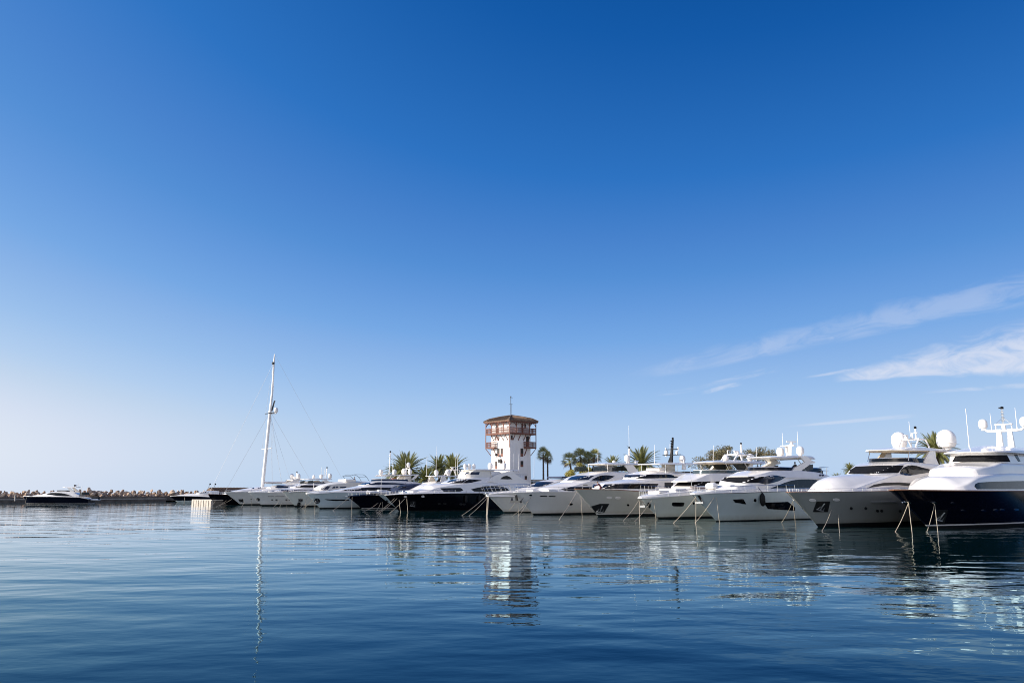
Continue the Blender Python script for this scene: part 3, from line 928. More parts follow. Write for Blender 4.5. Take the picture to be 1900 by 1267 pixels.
rope_thing(b, (1213.6, 932), None, 'pale mooring rope hanging straight down aft of the cream hardtop yacht anchor', GR)

# ================================================================== beige grey yacht with black mast
b = Boat('motor_yacht', 'beige grey motor yacht with wraparound windows and a tall raked black mast', 'yacht', (1110, 958), GY)
beige_y = b
b.hull(28, 6.6, (-4.17, 3.48), [(0, 3.42), (4.6, 3.2), (9, 3.05), (28, 2.9)], M['beige_hull'], boot=.28, stripe=('white', .1), cap='teak', capr=.05)
k1, _ = b.tier('deckhouse', [(-.2, 3.0, 3.5, 3.52, .9, .8), (.3, 3.0, 3.8, 3.85, 1.6, 1.35), (1.2, 3.0, 4.15, 4.25, 2.3, 2.0), (2.6, 3.0, 4.32, 4.52, 2.7, 2.4), (5, 3.0, 4.45, 4.8, 2.9, 2.65), (9, 3.0, 4.75, 5.05, 3.05, 2.85), (25, 3.0, 4.8, 5.1, 3.05, 2.9)], r=.1)
k2, _ = b.tier('wheelhouse', [(6.2, 4.7, 5.0, 5.02, 1.2, 1.1), (7.0, 4.7, 5.3, 5.35, 2.0, 1.75), (8.3, 4.7, 5.55, 5.7, 2.4, 2.15), (9.5, 4.7, 5.65, 6.0, 2.6, 2.4), (12, 4.7, 5.68, 6.2, 2.75, 2.55), (17, 4.7, 5.6, 5.95, 2.85, 2.6), (19, 4.7, 5.4, 5.7, 2.8, 2.6)], r=.1)
b.tier('aft_bulwark', [(12.5, 5.25, 5.55, 5.6, 2.75, 2.75), (15, 5.15, 5.75, 5.8, 2.95, 2.9), (18, 5.2, 5.8, 5.85, 3.0, 2.95), (21.5, 5.45, 5.6, 5.62, 2.8, 2.75)], r=.1)
b.patch(k1, [(1116.3, 906.8), (1119, 901.5), (1122.5, 898.2), (1150, 897.6), (1190, 897.2), (1221.6, 897.2), (1219, 901.5), (1214.3, 906.6), (1190, 906.8), (1150, 906.8)], 'windscreen', 'glass', True, need=.4)
b.patch(k2, [(1164.8, 887), (1168, 883.8), (1172.3, 881.2), (1200, 880.2), (1240, 879.8), (1252, 882), (1262, 884.6), (1252, 886.3), (1225, 886.9), (1190, 887.4)], 'window', 'glass', True, need=.4)
b.patch(k1, [(1233, 895), (1249, 894.5), (1249, 904.5), (1233, 904.5)], 'side_door', 'shadow_interior', True)
mb = MB()
for px in (1131, 1144, 1164, 1184):
    h1 = b.cast(px, 906.4, [k1]); h2 = b.cast(px+3.5, 898.2, [k1])
    if h1 and h2: mb.bar(h1[0]+h1[1]*.03, h2[0]+h2[1]*.03, .16, .05)
b.put(mb, 'window_mullion', 'black', 20)
b.tier('hardtop', [(9.8, 6.88, 6.93, 6.94, 1.2, 1.2), (10.4, 6.86, 7.0, 7.03, 2.0, 1.95), (12, 6.88, 7.05, 7.14, 2.35, 2.3), (15, 6.95, 7.15, 7.3, 2.45, 2.4), (20, 7.02, 7.2, 7.3, 2.4, 2.35)], r=.06)
b.solid_box(13.8, 15.6, -.55, .55, 5.9, 7.0, 'hardtop_support', 'cream', bev=.1)
mb = MB()
for x, y in ((11.4, -2.15), (11.4, 2.15), (19.4, -2.1), (19.4, 2.1)): mb.tube([(x, y, 7.0), (x, y, 5.6)], .045, 6)
b.put(mb, 'post', 'steel')
mb = MB()
mb.bar((15.2, 0, 7.2), (15.5, 0, 8.1), .75, .35, w2=.42); mb.bar((15.5, 0, 8.05), (15.95, 0, 10.6), .40, .26, w2=.26)
mb.box((15.6, 0, 8.35), (.35, 3.1, .1)); mb.box((15.7, 0, 9.15), (.3, 2.2, .1))
mb.lathe([(.1, 0), (.15, .04), (.15, .25), (.04, .3)], (15.95, 0, 10.6), 10)
for z in (9.5, 9.9, 10.25): mb.lathe([(.05, 0), (.13, .02), (.13, .14), (.05, .16)], (15.6, 0, z), 8)
mk = b.put(mb, 'mast', 'black', 20)
b.radar(15.55, .95, 8.4, 1.0, .8)
b.dome(15.6, -1.0, 8.45, .3, .62); b.dome(15.65, 1.15, 9.2, .12, .25); b.dome(15.65, -1.1, 9.2, .12, .25)
b.dome(17.6, .3, 7.4, .45, .98)
b.antenna(11.9, -.2, 7.1, 2.6, .05); b.antenna(16.8, -1.2, 7.2, 2.8, -.02)
mb = MB(); mb.lathe([(.03, 0), (.03, .5), (.34, .55), (.24, 1.3), (.05, 1.75), (.02, 1.95)], (15.3, -2.3, 5.7), 12)
b.put(mb, 'closed_parasol', 'cushion')
b.solid_box(16, 19, -1.8, 1.8, 5.6, 6.0, 'fly_sofa', 'canvas_dark'); b.solid_box(11.2, 12.6, -1.2, 1.2, 6.05, 6.45, 'helm_console', 'white')
b.rail(4.8, 13, .8, .1, 12, True)
b.fairlead(1130.4, 923, 5.5, 1.9); b.fairlead(1146.5, 923.4, 5.5, 2.1)
b.ell('hull', 1165.3, 936.6, 2.4, 2, 'porthole', 'glass', 12)
pk = b.patch('hull', [(1096.5, 939), (1113, 934.3), (1130.4, 934.2), (1118, 955.5), (1109, 955.5)], 'stem_plate', 'dark_steel', True, out=.03, need=.4)
b.anchor(pk, 1114.5, 945, 1.0)
rope_thing(b, (1070, 912), (1037, 964), 'pale mooring rope slanting from the stem of the beige grey yacht', GR, offA=0)
rope_thing(b, (1078, 921), None, 'pale mooring rope hanging straight down at the stem of the beige grey yacht', GR, offA=-.3)

# ================================================================== white yacht with eye window and radar mast
b = Boat('motor_yacht', 'white motor yacht with sweeping coachroof, eye shaped cabin window and enclosed hardtop', 'yacht', (990, 955), GY)
b.hull(27, 6.1, (-3.64, 3.05), [(0, 3.12), (6, 3.12), (27, 3.0)], M['white_hull'], boot=.22, cap='white', capr=.05)
k1, _ = b.tier('coachroof', [(.5, 3.0, 3.1, 3.15, .8, .7), (1.6, 3.0, 3.4, 3.7, 1.6, 1.35), (4, 3.0, 3.65, 4.2, 2.4, 2.15), (7, 3.0, 4.3, 4.65, 2.65, 2.45), (9.5, 3.0, 4.75, 4.9, 2.75, 2.55), (24, 3.0, 4.8, 4.95, 2.75, 2.6)], r=.12)
k2, _ = b.tier('wheelhouse', [(6.4, 4.4, 4.6, 4.65, 1.3, 1.2), (8.2, 4.4, 5.2, 5.3, 2.1, 1.85), (9.6, 4.4, 5.5, 5.65, 2.35, 2.1), (11.5, 4.4, 5.85, 6.05, 2.55, 2.3), (14, 4.4, 6.05, 6.2, 2.65, 2.4), (19, 4.4, 5.95, 6.1, 2.65, 2.45), (22.5, 4.4, 5.3, 5.4, 2.6, 2.45)], r=.2)
b.patch([k1, k2], [(1052.5, 890.8), (1056, 887.3), (1060, 884.7), (1068, 882.9), (1085, 882.3), (1102.5, 882.2), (1097, 886), (1092, 889.8), (1075, 890.6)], 'windscreen', 'blue_glass', False, need=.4)
b.patch([k1, k2], [(1095.5, 892.5), (1100, 888.5), (1109.6, 883.5), (1116, 881.8), (1124.4, 881.2), (1133, 881.8), (1140.3, 883.3), (1135, 886.6), (1128.4, 889.7), (1120, 891.7), (1113.7, 892.5), (1103, 893.2)], 'window', 'glass', True)
b.patch(k1, [(1041, 907), (1048, 905), (1058.4, 903.6), (1080, 903.2), (1104.6, 903), (1120, 904), (1120, 909), (1100, 909.2), (1067, 910.8), (1055, 910.6), (1048, 909.8)], 'saloon_window', 'glass', True, need=.4)
b.patch(k1, [(1082, 898.6), (1090, 898.6), (1090, 900), (1082, 900)], 'vent_grille', 'dark_steel', True)
b.tier('hardtop', [(12, 7.18, 7.23, 7.24, 1.0, 1.0), (12.8, 7.1, 7.3, 7.35, 1.8, 1.75), (14.5, 7.1, 7.38, 7.5, 2.15, 2.1), (18, 7.2, 7.42, 7.5, 2.2, 2.1), (22, 7.25, 7.4, 7.45, 2.1, 2.05)], r=.07)
b.tier('headliner', [(12.9, 7.06, 7.11, 7.11, 1.5, 1.5), (14.5, 7.04, 7.11, 7.11, 1.95, 1.95), (20, 7.14, 7.22, 7.22, 2.0, 2.0)], 'cream', r=.02)
b.plate([(1159, 862.5), (1174.5, 861.8), (1184.5, 874.5), (1188, 880), (1170, 880), (1166.5, 875)], 2.2, .2, 'arch_leg')
b.plate([(1136, 867), (1157, 863.5), (1165.5, 873.5), (1136.5, 874)], 2.1, .04, 'fly_side_screen', 'glass')
b.plate([(1101, 865), (1122, 863), (1128, 873), (1101, 873.5)], 1.95, .04, 'fly_side_screen', 'clear_glass')
mb = MB()
for y in (-1.95, 1.95): mb.tube([(13.1, y, 7.15), (13.1, y, 6.05)], .04, 6); mb.tube([(16.2, y, 7.2), (16.2, y, 6.1)], .04, 6)
b.put(mb, 'post', 'white_matt')
b.dome(19.6, .1, 7.75, .42, 1.05)
mb = MB(); mb.tube([(20.2, 0, 7.4), (20.3, 0, 9.8)], .12, 8)
for z in (8.6, 9.0, 9.4): mb.lathe([(.1, 0), (.2, .03), (.2, .14), (.1, .18)], (20.25, 0, z), 10)
lm = b.put(mb, 'light_mast', 'white_matt')
mb = MB(); mb.lathe([(.08, 0), (.13, .03), (.13, .22), (.04, .28)], (20.3, 0, 9.8), 10); b.put(mb, 'navigation_light', 'black', 30, lm)
b.radar(22, 0, 7.45, 1.3, .3); b.dome(18, -1.2, 7.45, .25, .5); b.dome(20.6, .9, 7.45, .25, .45)
b.antenna(20.4, -.1, 9.8, 3.6, 0.0, .022); b.antenna(15, -1.8, 7.4, 2.2, .05)
b.rail(-3.4, 8, .7, .1, 8, True)
b.solid_box(-.8, .4, -.7, .7, 3.1, 3.45, 'deck_hatch', 'white'); b.solid_box(.8, 2.4, 1.2, 2.2, 3.1, 3.5, 'sun_pad', 'cushion', bev=.12)
b.ell('hull', 1059, 935, 3.8, 2, 'porthole', 'glass', 14)
b.ell('hull', 984.5, 918, 2.8, 1.6, 'fairlead', 'steel', 10, out=.05)
b.patch('hull', [(1002, 919), (1015, 919.2), (1015, 921), (1002, 920.8)], 'nameplate', 'steel', True, out=.03)
b.patch('hull', [(1018, 919.2), (1030.5, 919.4), (1030.5, 921.2), (1018, 921)], 'nameplate', 'steel', True, out=.03)
mb = MB(); x0, z0 = b.c(959, 929, 0)
mb.bar((x0-.2, 0, z0+.8), (x0+.1, 0, z0-.2), .3, .22); mb.bar((x0-.15, -1.0, z0-.1), (x0-.15, 1.0, z0-.1), .36, .3)
for sg in (-1, 1): mb.bar((x0-.1, sg*.9, z0-.1), (x0+.2, sg*1.25, z0+.5), .4, .12, w2=.08)
b.put(mb, 'anchor', 'dark_steel', 30)
rope_thing(b, (957, 931), (940.6, 949.5), 'thin mooring rope slanting from the black anchor of the white eye windowed yacht', GR, offA=0)
rope_thing(b, (961, 934), None, 'thin mooring rope hanging straight down from the black anchor of the white yacht', GR, offA=.2)
rope_thing(b, (981.4, 926.6), (950.7, 957), 'thin mooring rope slanting low across the stem of the white eye windowed yacht', GR)
rope_thing(b, (981, 927), (960.7, 958.5), 'thin mooring rope crossing the stem of the white eye windowed yacht more steeply', GR)
rope_thing(b, (984, 922), (987, 954), 'thin mooring rope hanging from the fairlead of the white eye windowed yacht', GR)

# ================================================================== smaller white cruiser
b = Boat('motor_cruiser', 'smaller white sport cruiser with slanted bow pulpit and blue raked windscreen', 'yacht', (936, 951), GY)
b.hull(19, 4.9, (-3.5, 2.75), [(0, 2.95), (5, 3.0), (19, 2.6)], M['white_hull'], boot=.15, cap='white', capr=.05)
b.tier('bulwark', [(-3.4, 2.4, 2.85, 2.88, .3, .3), (-1.5, 2.4, 3.05, 3.1, 1.3, 1.2), (2, 2.5, 3.2, 3.3, 2.15, 2.0), (6, 2.5, 3.25, 3.4, 2.4, 2.25), (18, 2.5, 3.0, 3.1, 2.35, 2.2)], r=.12)
k1, _ = b.tier('deckhouse', [(2.2, 3.1, 3.25, 3.3, .8, .7), (4.0, 3.1, 3.5, 3.75, 1.6, 1.3), (6, 3.1, 3.95, 4.35, 1.95, 1.6), (8, 3.1, 4.45, 4.85, 2.1, 1.8), (10.5, 3.1, 4.85, 5.1, 2.15, 1.9), (14, 3.1, 5.0, 5.2, 2.15, 1.95), (17, 3.1, 4.6, 4.8, 2.1, 1.95)], r=.12)
b.patch(k1, [(981, 901.8), (986, 897.6), (992, 895.2), (1000, 893.8), (1012, 893.7), (1027, 894.2), (1018, 898), (1009, 901.5), (995, 903)], 'windscreen', 'blue_glass', True, need=.4)
b.solid_box(10.5, 14.5, -1.8, 1.8, 5.3, 5.55, 'bimini', 'canvas_navy', bev=.08)
mb = MB()
for x in (10.8, 14.2):
    for y in (-1.6, 1.6): mb.tube([(x, y, 5.35), (12.4, y*1.1, 4.9)], .03, 5)
b.put(mb, 'bimini_frame', 'steel')
mb = MB()
for sg in (-1, 1):
    P = []
    for i in range(7):
        x = -4.2+i*1.25; bb = max(.25, b.edge(max(x, -3.3))[0]-.05); z = b.sheer(x)+.3
        top = (x-.35, sg*bb, z+.95); P.append(top)
        mb.tube([(x+.25, sg*bb, z), top], .03, 5)
    mb.tube(P, .035, 6); mb.tube([(x_+.2, y_, z_-.45) for x_, y_, z_ in P], .022, 5)
b.put(mb, 'bow_pulpit', 'steel')
mb = MB(); b.solid_box(-3.9, -2.7, -.25, .25, 2.75, 2.9, 'bow_roller', 'steel', bev=.03)
rope_thing(b, (904, 918), (856.8, 955.8), 'pale mooring rope slanting far forward from the small white cruiser bow', GR, offA=0, r=.028)
rope_thing(b, (905, 922), (870, 956.3), 'pale mooring rope slanting more steeply from the small white cruiser bow', GR, offA=0, r=.028)
rope_thing(b, (904.5, 923), (902.5, 957), 'pale mooring rope hanging down beside its pair at the small cruiser stem', GR, offA=-.1, r=.05)
rope_thing(b, (906.5, 921), (904.2, 957.5), 'pale mooring rope hanging down just aft of its pair at the cruiser stem', GR, offA=.1, r=.05)

# ================================================================== long black hulled yacht
b = Boat('motor_yacht', 'long black hulled motor yacht with white wing arch and glazed flybridge hardtop', 'yacht', (740, 948), GY)
black_y = b
b.hull(30, 6.6, (-2.75, 2.6), [(0, 2.75), (5, 2.85), (16, 2.9), (30, 2.8)], M['black_hull'], boot=.12, cap='white', capr=.05, te=(.55, .36))
b.tier('bulwark', [(-1.6, 2.5, 2.66, 2.68, .9, .85), (1, 2.55, 2.92, 2.95, 2.0, 1.9), (5, 2.7, 3.02, 3.1, 2.8, 2.7), (12, 2.75, 3.1, 3.15, 3.1, 3.0), (29, 2.7, 3.05, 3.1, 3.0, 2.9)], r=.08)
k1, _ = b.tier('coachroof', [(.4, 2.6, 2.8, 2.85, .8, .7), (2.5, 2.6, 3.05, 3.25, 1.8, 1.55), (4.5, 2.6, 3.3, 3.6, 2.4, 2.1), (5.6, 2.6, 3.7, 4.25, 2.6, 2.2), (8, 2.6, 4.1, 4.5, 2.8, 2.5), (11, 2.6, 4.45, 4.72, 2.95, 2.75), (14, 2.6, 4.65, 4.9, 2.98, 2.85), (24, 2.6, 4.55, 4.9, 2.98, 2.85), (28, 2.6, 4.35, 4.5, 2.95, 2.8)], r=.12)
k2, _ = b.tier('wheelhouse', [(9.2, 4.3, 4.62, 4.66, 1.3, 1.2), (10.2, 4.3, 4.9, 4.95, 1.9, 1.7), (12.2, 4.3, 5.3, 5.4, 2.35, 2.1), (13.8, 4.3, 5.5, 5.7, 2.55, 2.3), (18, 4.3, 5.6, 5.75, 2.65, 2.45), (24, 4.3, 5.4, 5.5, 2.65, 2.45), (26, 4.3, 4.9, 5.0, 2.6, 2.45)], r=.15)
k3, _ = b.tier('fly_enclosure', [(12.8, 5.5, 6.0, 6.05, 1.2, 1.1), (13.5, 5.5, 6.4, 6.45, 1.8, 1.6), (14.4, 5.5, 6.85, 6.88, 2.05, 1.85), (18.2, 5.5, 6.88, 6.9, 2.15, 2.0)], 'cream', r=.05)
b.patch([k1, k2], [(828, 895.6), (833, 892), (839.5, 889.2), (853, 888.6), (867.5, 888.6), (862, 892.5), (857.5, 896), (842, 896.2)], 'windscreen', 'glass', False, need=.4)
b.patch([k1, k2], [(858.5, 896), (864, 892), (870.5, 889.1), (883, 889.5), (894, 890.5), (889, 892), (883, 893.2), (872, 895.6), (865, 896.3)], 'window', 'glass', True)
b.patch(k1, [(816.5, 905.5), (835, 905), (854.2, 904.8), (857.5, 907), (859.5, 909.5), (854, 911.5), (840, 912), (823.7, 912)], 'window', 'glass', True)
b.patch(k1, [(873.7, 907.4), (885, 904.5), (898, 902.3), (909, 901.4), (920, 901.3), (928, 902), (935.8, 903.3), (941, 906), (945, 909.5), (925, 911), (904, 912), (880, 911.5)], 'saloon_window', 'glass', True)
b.patch(k3, [(863, 880), (865.5, 875.6), (871, 875.4), (870, 880)], 'fly_window', 'blue_glass', False, need=.3)
b.patch(k3, [(872.5, 880.2), (874.5, 875.6), (890, 875.3), (888.5, 880.4)], 'fly_window', 'blue_glass', False, need=.3)
b.tier('hardtop', [(13.6, 6.86, 6.92, 6.93, 1.2, 1.2), (14.4, 6.84, 7.0, 7.05, 2.0, 1.95), (17, 6.84, 7.03, 7.1, 2.3, 2.25), (24.4, 6.86, 7.03, 7.08, 2.3, 2.25)], r=.06)
ak, _ = b.plate([(905, 893), (912, 886), (921, 881), (930, 877.8), (941, 875), (951, 872.5), (957, 880), (970, 888), (985, 897), (985, 901.5), (965, 901), (950, 899), (925, 896)], 2.72, .2, 'wing_arch')
b.patch(ak, [(928.4, 888.6), (931, 885.5), (934.7, 883.2), (940.5, 882), (946, 884.5), (950.5, 888.6), (940, 889)], 'arch_window', 'glass', True)
b.plate([(911, 875), (925, 874.5), (932, 876.5), (915, 883.5), (912, 882)], 2.2, .04, 'fly_side_curtain', 'cushion')
for x, y in ((13.6+.6, -.9), (14.9, -.6), (15.8, -.4)): b.dome(x, y, 7.15, .3, .85)
b.dome(20.3, -1.3, 7.2, .46, 1.15); b.dome(21.3, 1.4, 7.15, .46, 1.1)
b.antenna(13.0, -1.6, 6.0, 3.9, .03, .03)
for i, (x, y) in enumerate(((22.6, 1.2), (23.4, 1.6), (24.4, 1.9))): b.antenna(x, y, 6.6, 3.4, .02, .03)
b.antenna(27.5, 2.6, 4.4, 5.2, .02, .03)
mb = MB()
for x, y in ((23.2, -2.2), (24.6, -2.2), (26.2, -2.2)): mb.tube([(x, y, 5.2), (x, y, 6.2)], .03, 5)
mb.tube([(23.0, -2.2, 6.2), (26.4, -2.2, 6.2)], .03, 5)
b.put(mb, 'fly_rail', 'steel'); b.solid_box(23, 25.8, -2.0, 2.0, 5.2, 6.0, 'fly_sofa', 'cushion', bev=.15)
b.tier('aft_awning', [(24.2, 4.4, 4.75, 4.8, 2.7, 2.6), (28.6, 4.1, 4.35, 4.4, 2.6, 2.5)], r=.1)
b.rail(-2.2, 9, .55, .12, 8, True)
b.solid_box(.2, 1.2, -.6, .6, 2.85, 3.2, 'windlass', 'steel'); b.solid_box(1.9, 3.3, -1.2, 1.2, 3.0, 3.3, 'sun_pad', 'cushion', bev=.1)
pk = b.patch('hull', [(761, 929.5), (772, 929.5), (771, 941), (760.5, 939)], 'anchor_pocket', 'dark_steel', True, out=.03)
b.anchor(pk, 766, 935.5, .85)
b.fairlead(752.4, 921, 3, 1.3); b.fairlead(784.7, 920.6, 3, 1.9)
for px, py in ((815.5, 934), (825, 934), (855, 935), (861, 935)): b.ell('hull', px, py, 3.4, 1.9, 'porthole', 'dark_steel', 12, out=.03)
for px in (863, 888):
    h = b.cast(px, 924, ['hull'])
    if h:
        p = b.world(h[0]+h[1]*.26)
        fb = MB(); fb.lathe([(.03, .5), (.2, .4), (.24, .2), (.24, -.5), (.2, -.62), (.05, -.7)], (0, 0, 0), 14)
        fo = fb.build('fender', M['rubber']); fo.location = p
        tag(fo, 'dark cylindrical fender on the black hull %s' % ('below the small triangular vent' if px < 870 else 'beside the small cruiser bow'), 'fender', 'fenders on the black hull')
        tb = MB(); tb.tube([(0, 0, .48), (0, .02, 1.35)], .03, 5); tb.build('fender_line', M['black_cloth'], fo)
rope_thing(b, (752, 923), (722.6, 951.6), 'pale mooring rope slanting forward from the black yacht fairlead', GR, r=.028)
rope_thing(b, (754.7, 923), (757, 951), 'pale mooring rope hanging down from the black yacht fairlead', GR, r=.028)
rope_thing(b, (740.5, 926), (743.5, 951), 'pale mooring rope hanging down close to the black yacht stem', GR, r=.028)
rope_thing(b, (737, 923.7), (703.5, 951), 'pale mooring rope slanting from the black yacht bow over the pale wedge bow', GR, r=.028)
rope_thing(b, (732, 923.7), (700, 950.5), 'pale mooring rope slanting from the tip of the black yacht bow', GR, r=.028, offA=0)

def light_mast(b, x, off, z, h, n=3):
    mb = MB(); mb.tube([(x, -off, z), (x+.15, -off, z+h)], .09, 8)
    for i in range(n): mb.lathe([(.08, 0), (.16, .03), (.16, .14), (.08, .18)], (x+.08, -off, z+h*(.35+.5*i/max(1, n-1))), 10)
    o = b.put(mb, 'light_mast', 'white_matt')
    m2 = MB(); m2.lathe([(.08, 0), (.16, .04), (.16, .26), (.05, .32)], (x+.15, -off, z+h), 10)
    b.put(m2, 'navigation_light', 'black', 30, o)
    return o

# ================================================================== pale wedge bow yacht
b = Boat('motor_yacht', 'pale hulled flybridge yacht squeezed in behind the black hull, only its bow wedge showing', 'yacht', (737, 943.5), GY)
b.hull(24, 5.8, (-4.6, 2.55), [(0, 2.7), (8, 2.8), (24, 2.6)], M['blue_white_hull'], boot=.12, cap='white', capr=.05)
k1, _ = b.tier('deckhouse', [(1.0, 2.7, 2.9, 2.95, .8, .7), (3, 2.7, 3.4, 3.6, 1.8, 1.5), (5, 2.7, 4.2, 4.35, 2.2, 1.9), (7, 2.7, 4.6, 4.75, 2.4, 2.1), (20, 2.7, 4.6, 4.8, 2.45, 2.2)], r=.12)
k2, _ = b.tier('flybridge', [(6.2, 4.5, 4.65, 4.7, 1.4, 1.3), (7.6, 4.5, 4.95, 5.02, 2.2, 2.0), (10, 4.5, 5.15, 5.2, 2.4, 2.2), (19, 4.5, 5.1, 5.15, 2.4, 2.2)], r=.1)
b.tier('hardtop', [(6.8, 6.0, 6.05, 6.06, 1.0, 1.0), (7.6, 5.97, 6.1, 6.14, 1.8, 1.75), (10, 5.97, 6.15, 6.25, 2.1, 2.05), (15, 6.0, 6.15, 6.25, 2.1, 2.05)], r=.06)
b.plate([(817, 894.5), (820, 884), (826, 884), (832, 894.5)], 2.05, .2, 'arch_leg', 'white')
b.plate([(809, 894), (815, 887), (818, 887), (816, 894)], 2.0, .05, 'fly_side_screen', 'glass')
mb = MB()
for y in (-1.8, 1.8): mb.tube([(8.2, y, 6.0), (8.0, y, 5.0)], .04, 6)
b.put(mb, 'post', 'white_matt')
mb = MB()
for y in (-.9, .9): mb.tube([(11.2, y, 6.2), (11.8, y, 7.35), (13.6, y, 7.35), (14.2, y, 6.2)], .09, 6)
for x in (11.8, 13.4): mb.tube([(x, -.9, 7.35), (x, .9, 7.35)], .08, 6)
b.put(mb, 'radar_arch', 'white_matt')
b.dome(9.4, -1.0, 6.4, .45, .9); b.dome(10.6, 1.3, 6.35, .55, 1.05); b.radar(12.6, 0, 7.4, 1.2, .2)
b.antenna(8.2, .6, 6.2, 5.6, .02, .03); b.antenna(12.2, 1.5, 6.2, 4.4, .02, .03); b.antenna(7.4, -1.5, 6.1, 4.0, .03, .03)
b.rail(-3.8, 6, .6, .1, 7, False)
b.ell('hull', 717.5, 929.5, 2.0, 2.0, 'anchor_pocket', 'dark_steel', 12, out=.03)
rope_thing(b, (707, 932), (697, 949), 'pale mooring rope slanting from the pale wedge bow beside the black yacht', GR, r=.028, offA=0)
rope_thing(b, (709.5, 931), None, 'pale mooring rope hanging straight down from the pale wedge bow', GR, r=.028, offA=0)

# ================================================================== navy hull with covered deck
b = Boat('motor_yacht', 'navy hulled yacht with a pale boot line, canvas covered deckhouse and tender on the foredeck', 'yacht', (672, 944), GY)
navy2 = b
b.hull(22, 5.8, (-3.2, 2.3), [(0, 2.45), (6, 2.55), (22, 2.4)], M['navy_hull'], boot=.08, stripe=('white', .07), cap='blue_glass', capr=.06)
b.tier('bulwark', [(-2.6, 2.2, 2.4, 2.42, .6, .5), (0, 2.3, 2.66, 2.68, 1.6, 1.5), (4, 2.4, 2.8, 2.85, 2.35, 2.2), (20, 2.3, 2.75, 2.8, 2.6, 2.5)], 'navy_hull', r=.06)
k1, _ = b.tier('deckhouse', [(5.4, 2.5, 3.1, 3.15, 1.0, .9), (6.6, 2.5, 3.6, 3.7, 1.8, 1.5), (8.5, 2.5, 4.3, 4.4, 2.1, 1.8), (11, 2.5, 4.5, 4.65, 2.2, 1.95), (19, 2.5, 4.4, 4.6, 2.2, 1.95)], 'canvas_navy', r=.2)
b.patch(k1, [(731, 905), (737, 901), (755, 900), (752, 905)], 'window', 'glass', True, need=.3)
b.antenna(4.6, -1.2, 2.8, 3.2, 0, .03)
b.rail(-2.6, 7, .55, .1, 8, False)
b.solid_box(-3.5, -2.9, -.14, .14, 2.26, 2.42, 'bow_roller', 'steel', bev=.03)
rope_thing(b, (652, 918), (617.5, 946.5), 'pale mooring rope slanting far forward from the navy yacht with the deck tender', GR, r=.028, offA=0)
rope_thing(b, (653.5, 921), None, 'pale mooring rope hanging straight down the navy yacht with the deck tender', GR, r=.028)
rope_thing(b, (702, 932), (673, 949.5), 'pale mooring rope slanting low past the navy hull towards the wedge bow', GR, r=.028)
td = Boat('tender', 'small white inflatable tender lashed on the foredeck of the navy yacht', 'dinghy', None, origin=b.world((1.2, .1, 2.55)))
mb = MB()
mb.tube([(4.4, -.75, .38), (2, -.8, .36), (.6, -.6, .42), (-.2, 0, .55), (.6, .6, .42), (2, .8, .36), (4.4, .75, .38)], .27, 10)
td.put(mb, 'inflatable_tube', 'cushion', 60)
mb = MB(); mb.prism([(0, .2), (4.2, .1), (4.2, .3), (0, .45)], lambda p: (p[0], -.6, p[1]), lambda p: (p[0], .6, p[1])); td.put(mb, 'floor_pan', 'white')
td.solid_box(2.0, 2.9, -.35, .35, .3, .95, 'console', 'white', bev=.1); td.solid_box(4.2, 4.75, -.25, .25, .2, 1.0, 'outboard_motor', 'black', bev=.1)

# ================================================================== sport yacht with dark bands
b = Boat('motor_yacht', 'long low sport yacht with two dark window bands and grey hull stripe window', 'yacht', (594, 943.5), GY)
sport = b
b.hull(27, 6.2, (-3.0, 2.85), [(0, 2.95), (6, 3.0), (27, 2.8)], M['blue_white_hull'], boot=.2, cap='white', capr=.05)
b.tier('bulwark', [(-2.9, 2.7, 2.95, 2.97, .3, .3), (-1, 2.75, 3.1, 3.15, 1.5, 1.4), (3, 2.85, 3.2, 3.25, 2.5, 2.4), (8, 2.9, 3.2, 3.25, 2.9, 2.8), (26, 2.75, 3.0, 3.05, 2.8, 2.7)], r=.08)
k1, _ = b.tier('deckhouse', [(1.6, 3.0, 3.2, 3.22, .7, .6), (3, 3.0, 3.35, 3.42, 1.6, 1.35), (6.3, 3.0, 3.7, 3.9, 2.4, 2.1), (9, 3.0, 4.05, 4.35, 2.6, 2.35), (14, 3.0, 4.35, 4.6, 2.75, 2.5), (20, 3.0, 4.45, 4.7, 2.75, 2.5), (23, 3.0, 4.2, 4.4, 2.7, 2.5)], r=.12)
k2, _ = b.tier('wheelhouse', [(8.4, 4.1, 4.3, 4.35, 1.2, 1.1), (10, 4.1, 4.8, 4.9, 2.0, 1.75), (12, 4.1, 5.15, 5.3, 2.35, 2.05), (15, 4.1, 5.25, 5.4, 2.45, 2.2), (19, 4.1, 5.05, 5.2, 2.45, 2.2), (22, 4.1, 4.6, 4.7, 2.4, 2.2)], r=.12)
b.patch([k1], [(633, 910.2), (648, 907), (665, 905), (702, 903.8), (728, 904.5), (728, 908), (700, 909.3), (665, 910.3)], 'saloon_window', 'glass', True, need=.4)
b.patch([k1, k2], [(668.5, 899), (673, 896.5), (679, 894.9), (700, 894.5), (730, 895.6), (760, 897.4), (758, 899), (725, 898.6), (690, 899.2)], 'window', 'blue_glass', True, need=.35)
b.band([(18, 2.1), (13, 2.0), (11.4, 1.5), (10.9, .7), (10.8, 0)], 5.05, 5.55, 'fly_windscreen', 'blue_glass', lean=.25, frame='white')
b.plate([(763, 890), (772, 880.5), (776.5, 880), (773, 886), (766, 890.5)], 2.1, .18, 'arch_leg')
b.plate([(712, 883), (716, 880.5), (741, 880.2), (741, 882.2), (720, 883.2)], 1.7, .12, 'arch_roof', 'white_matt')
b.tier('hardtop', [(16.2, 6.25, 6.3, 6.32, 1.6, 1.6), (17.5, 6.25, 6.42, 6.5, 2.0, 1.95), (20.5, 6.35, 6.5, 6.6, 2.0, 1.95)], r=.06)
mb = MB()
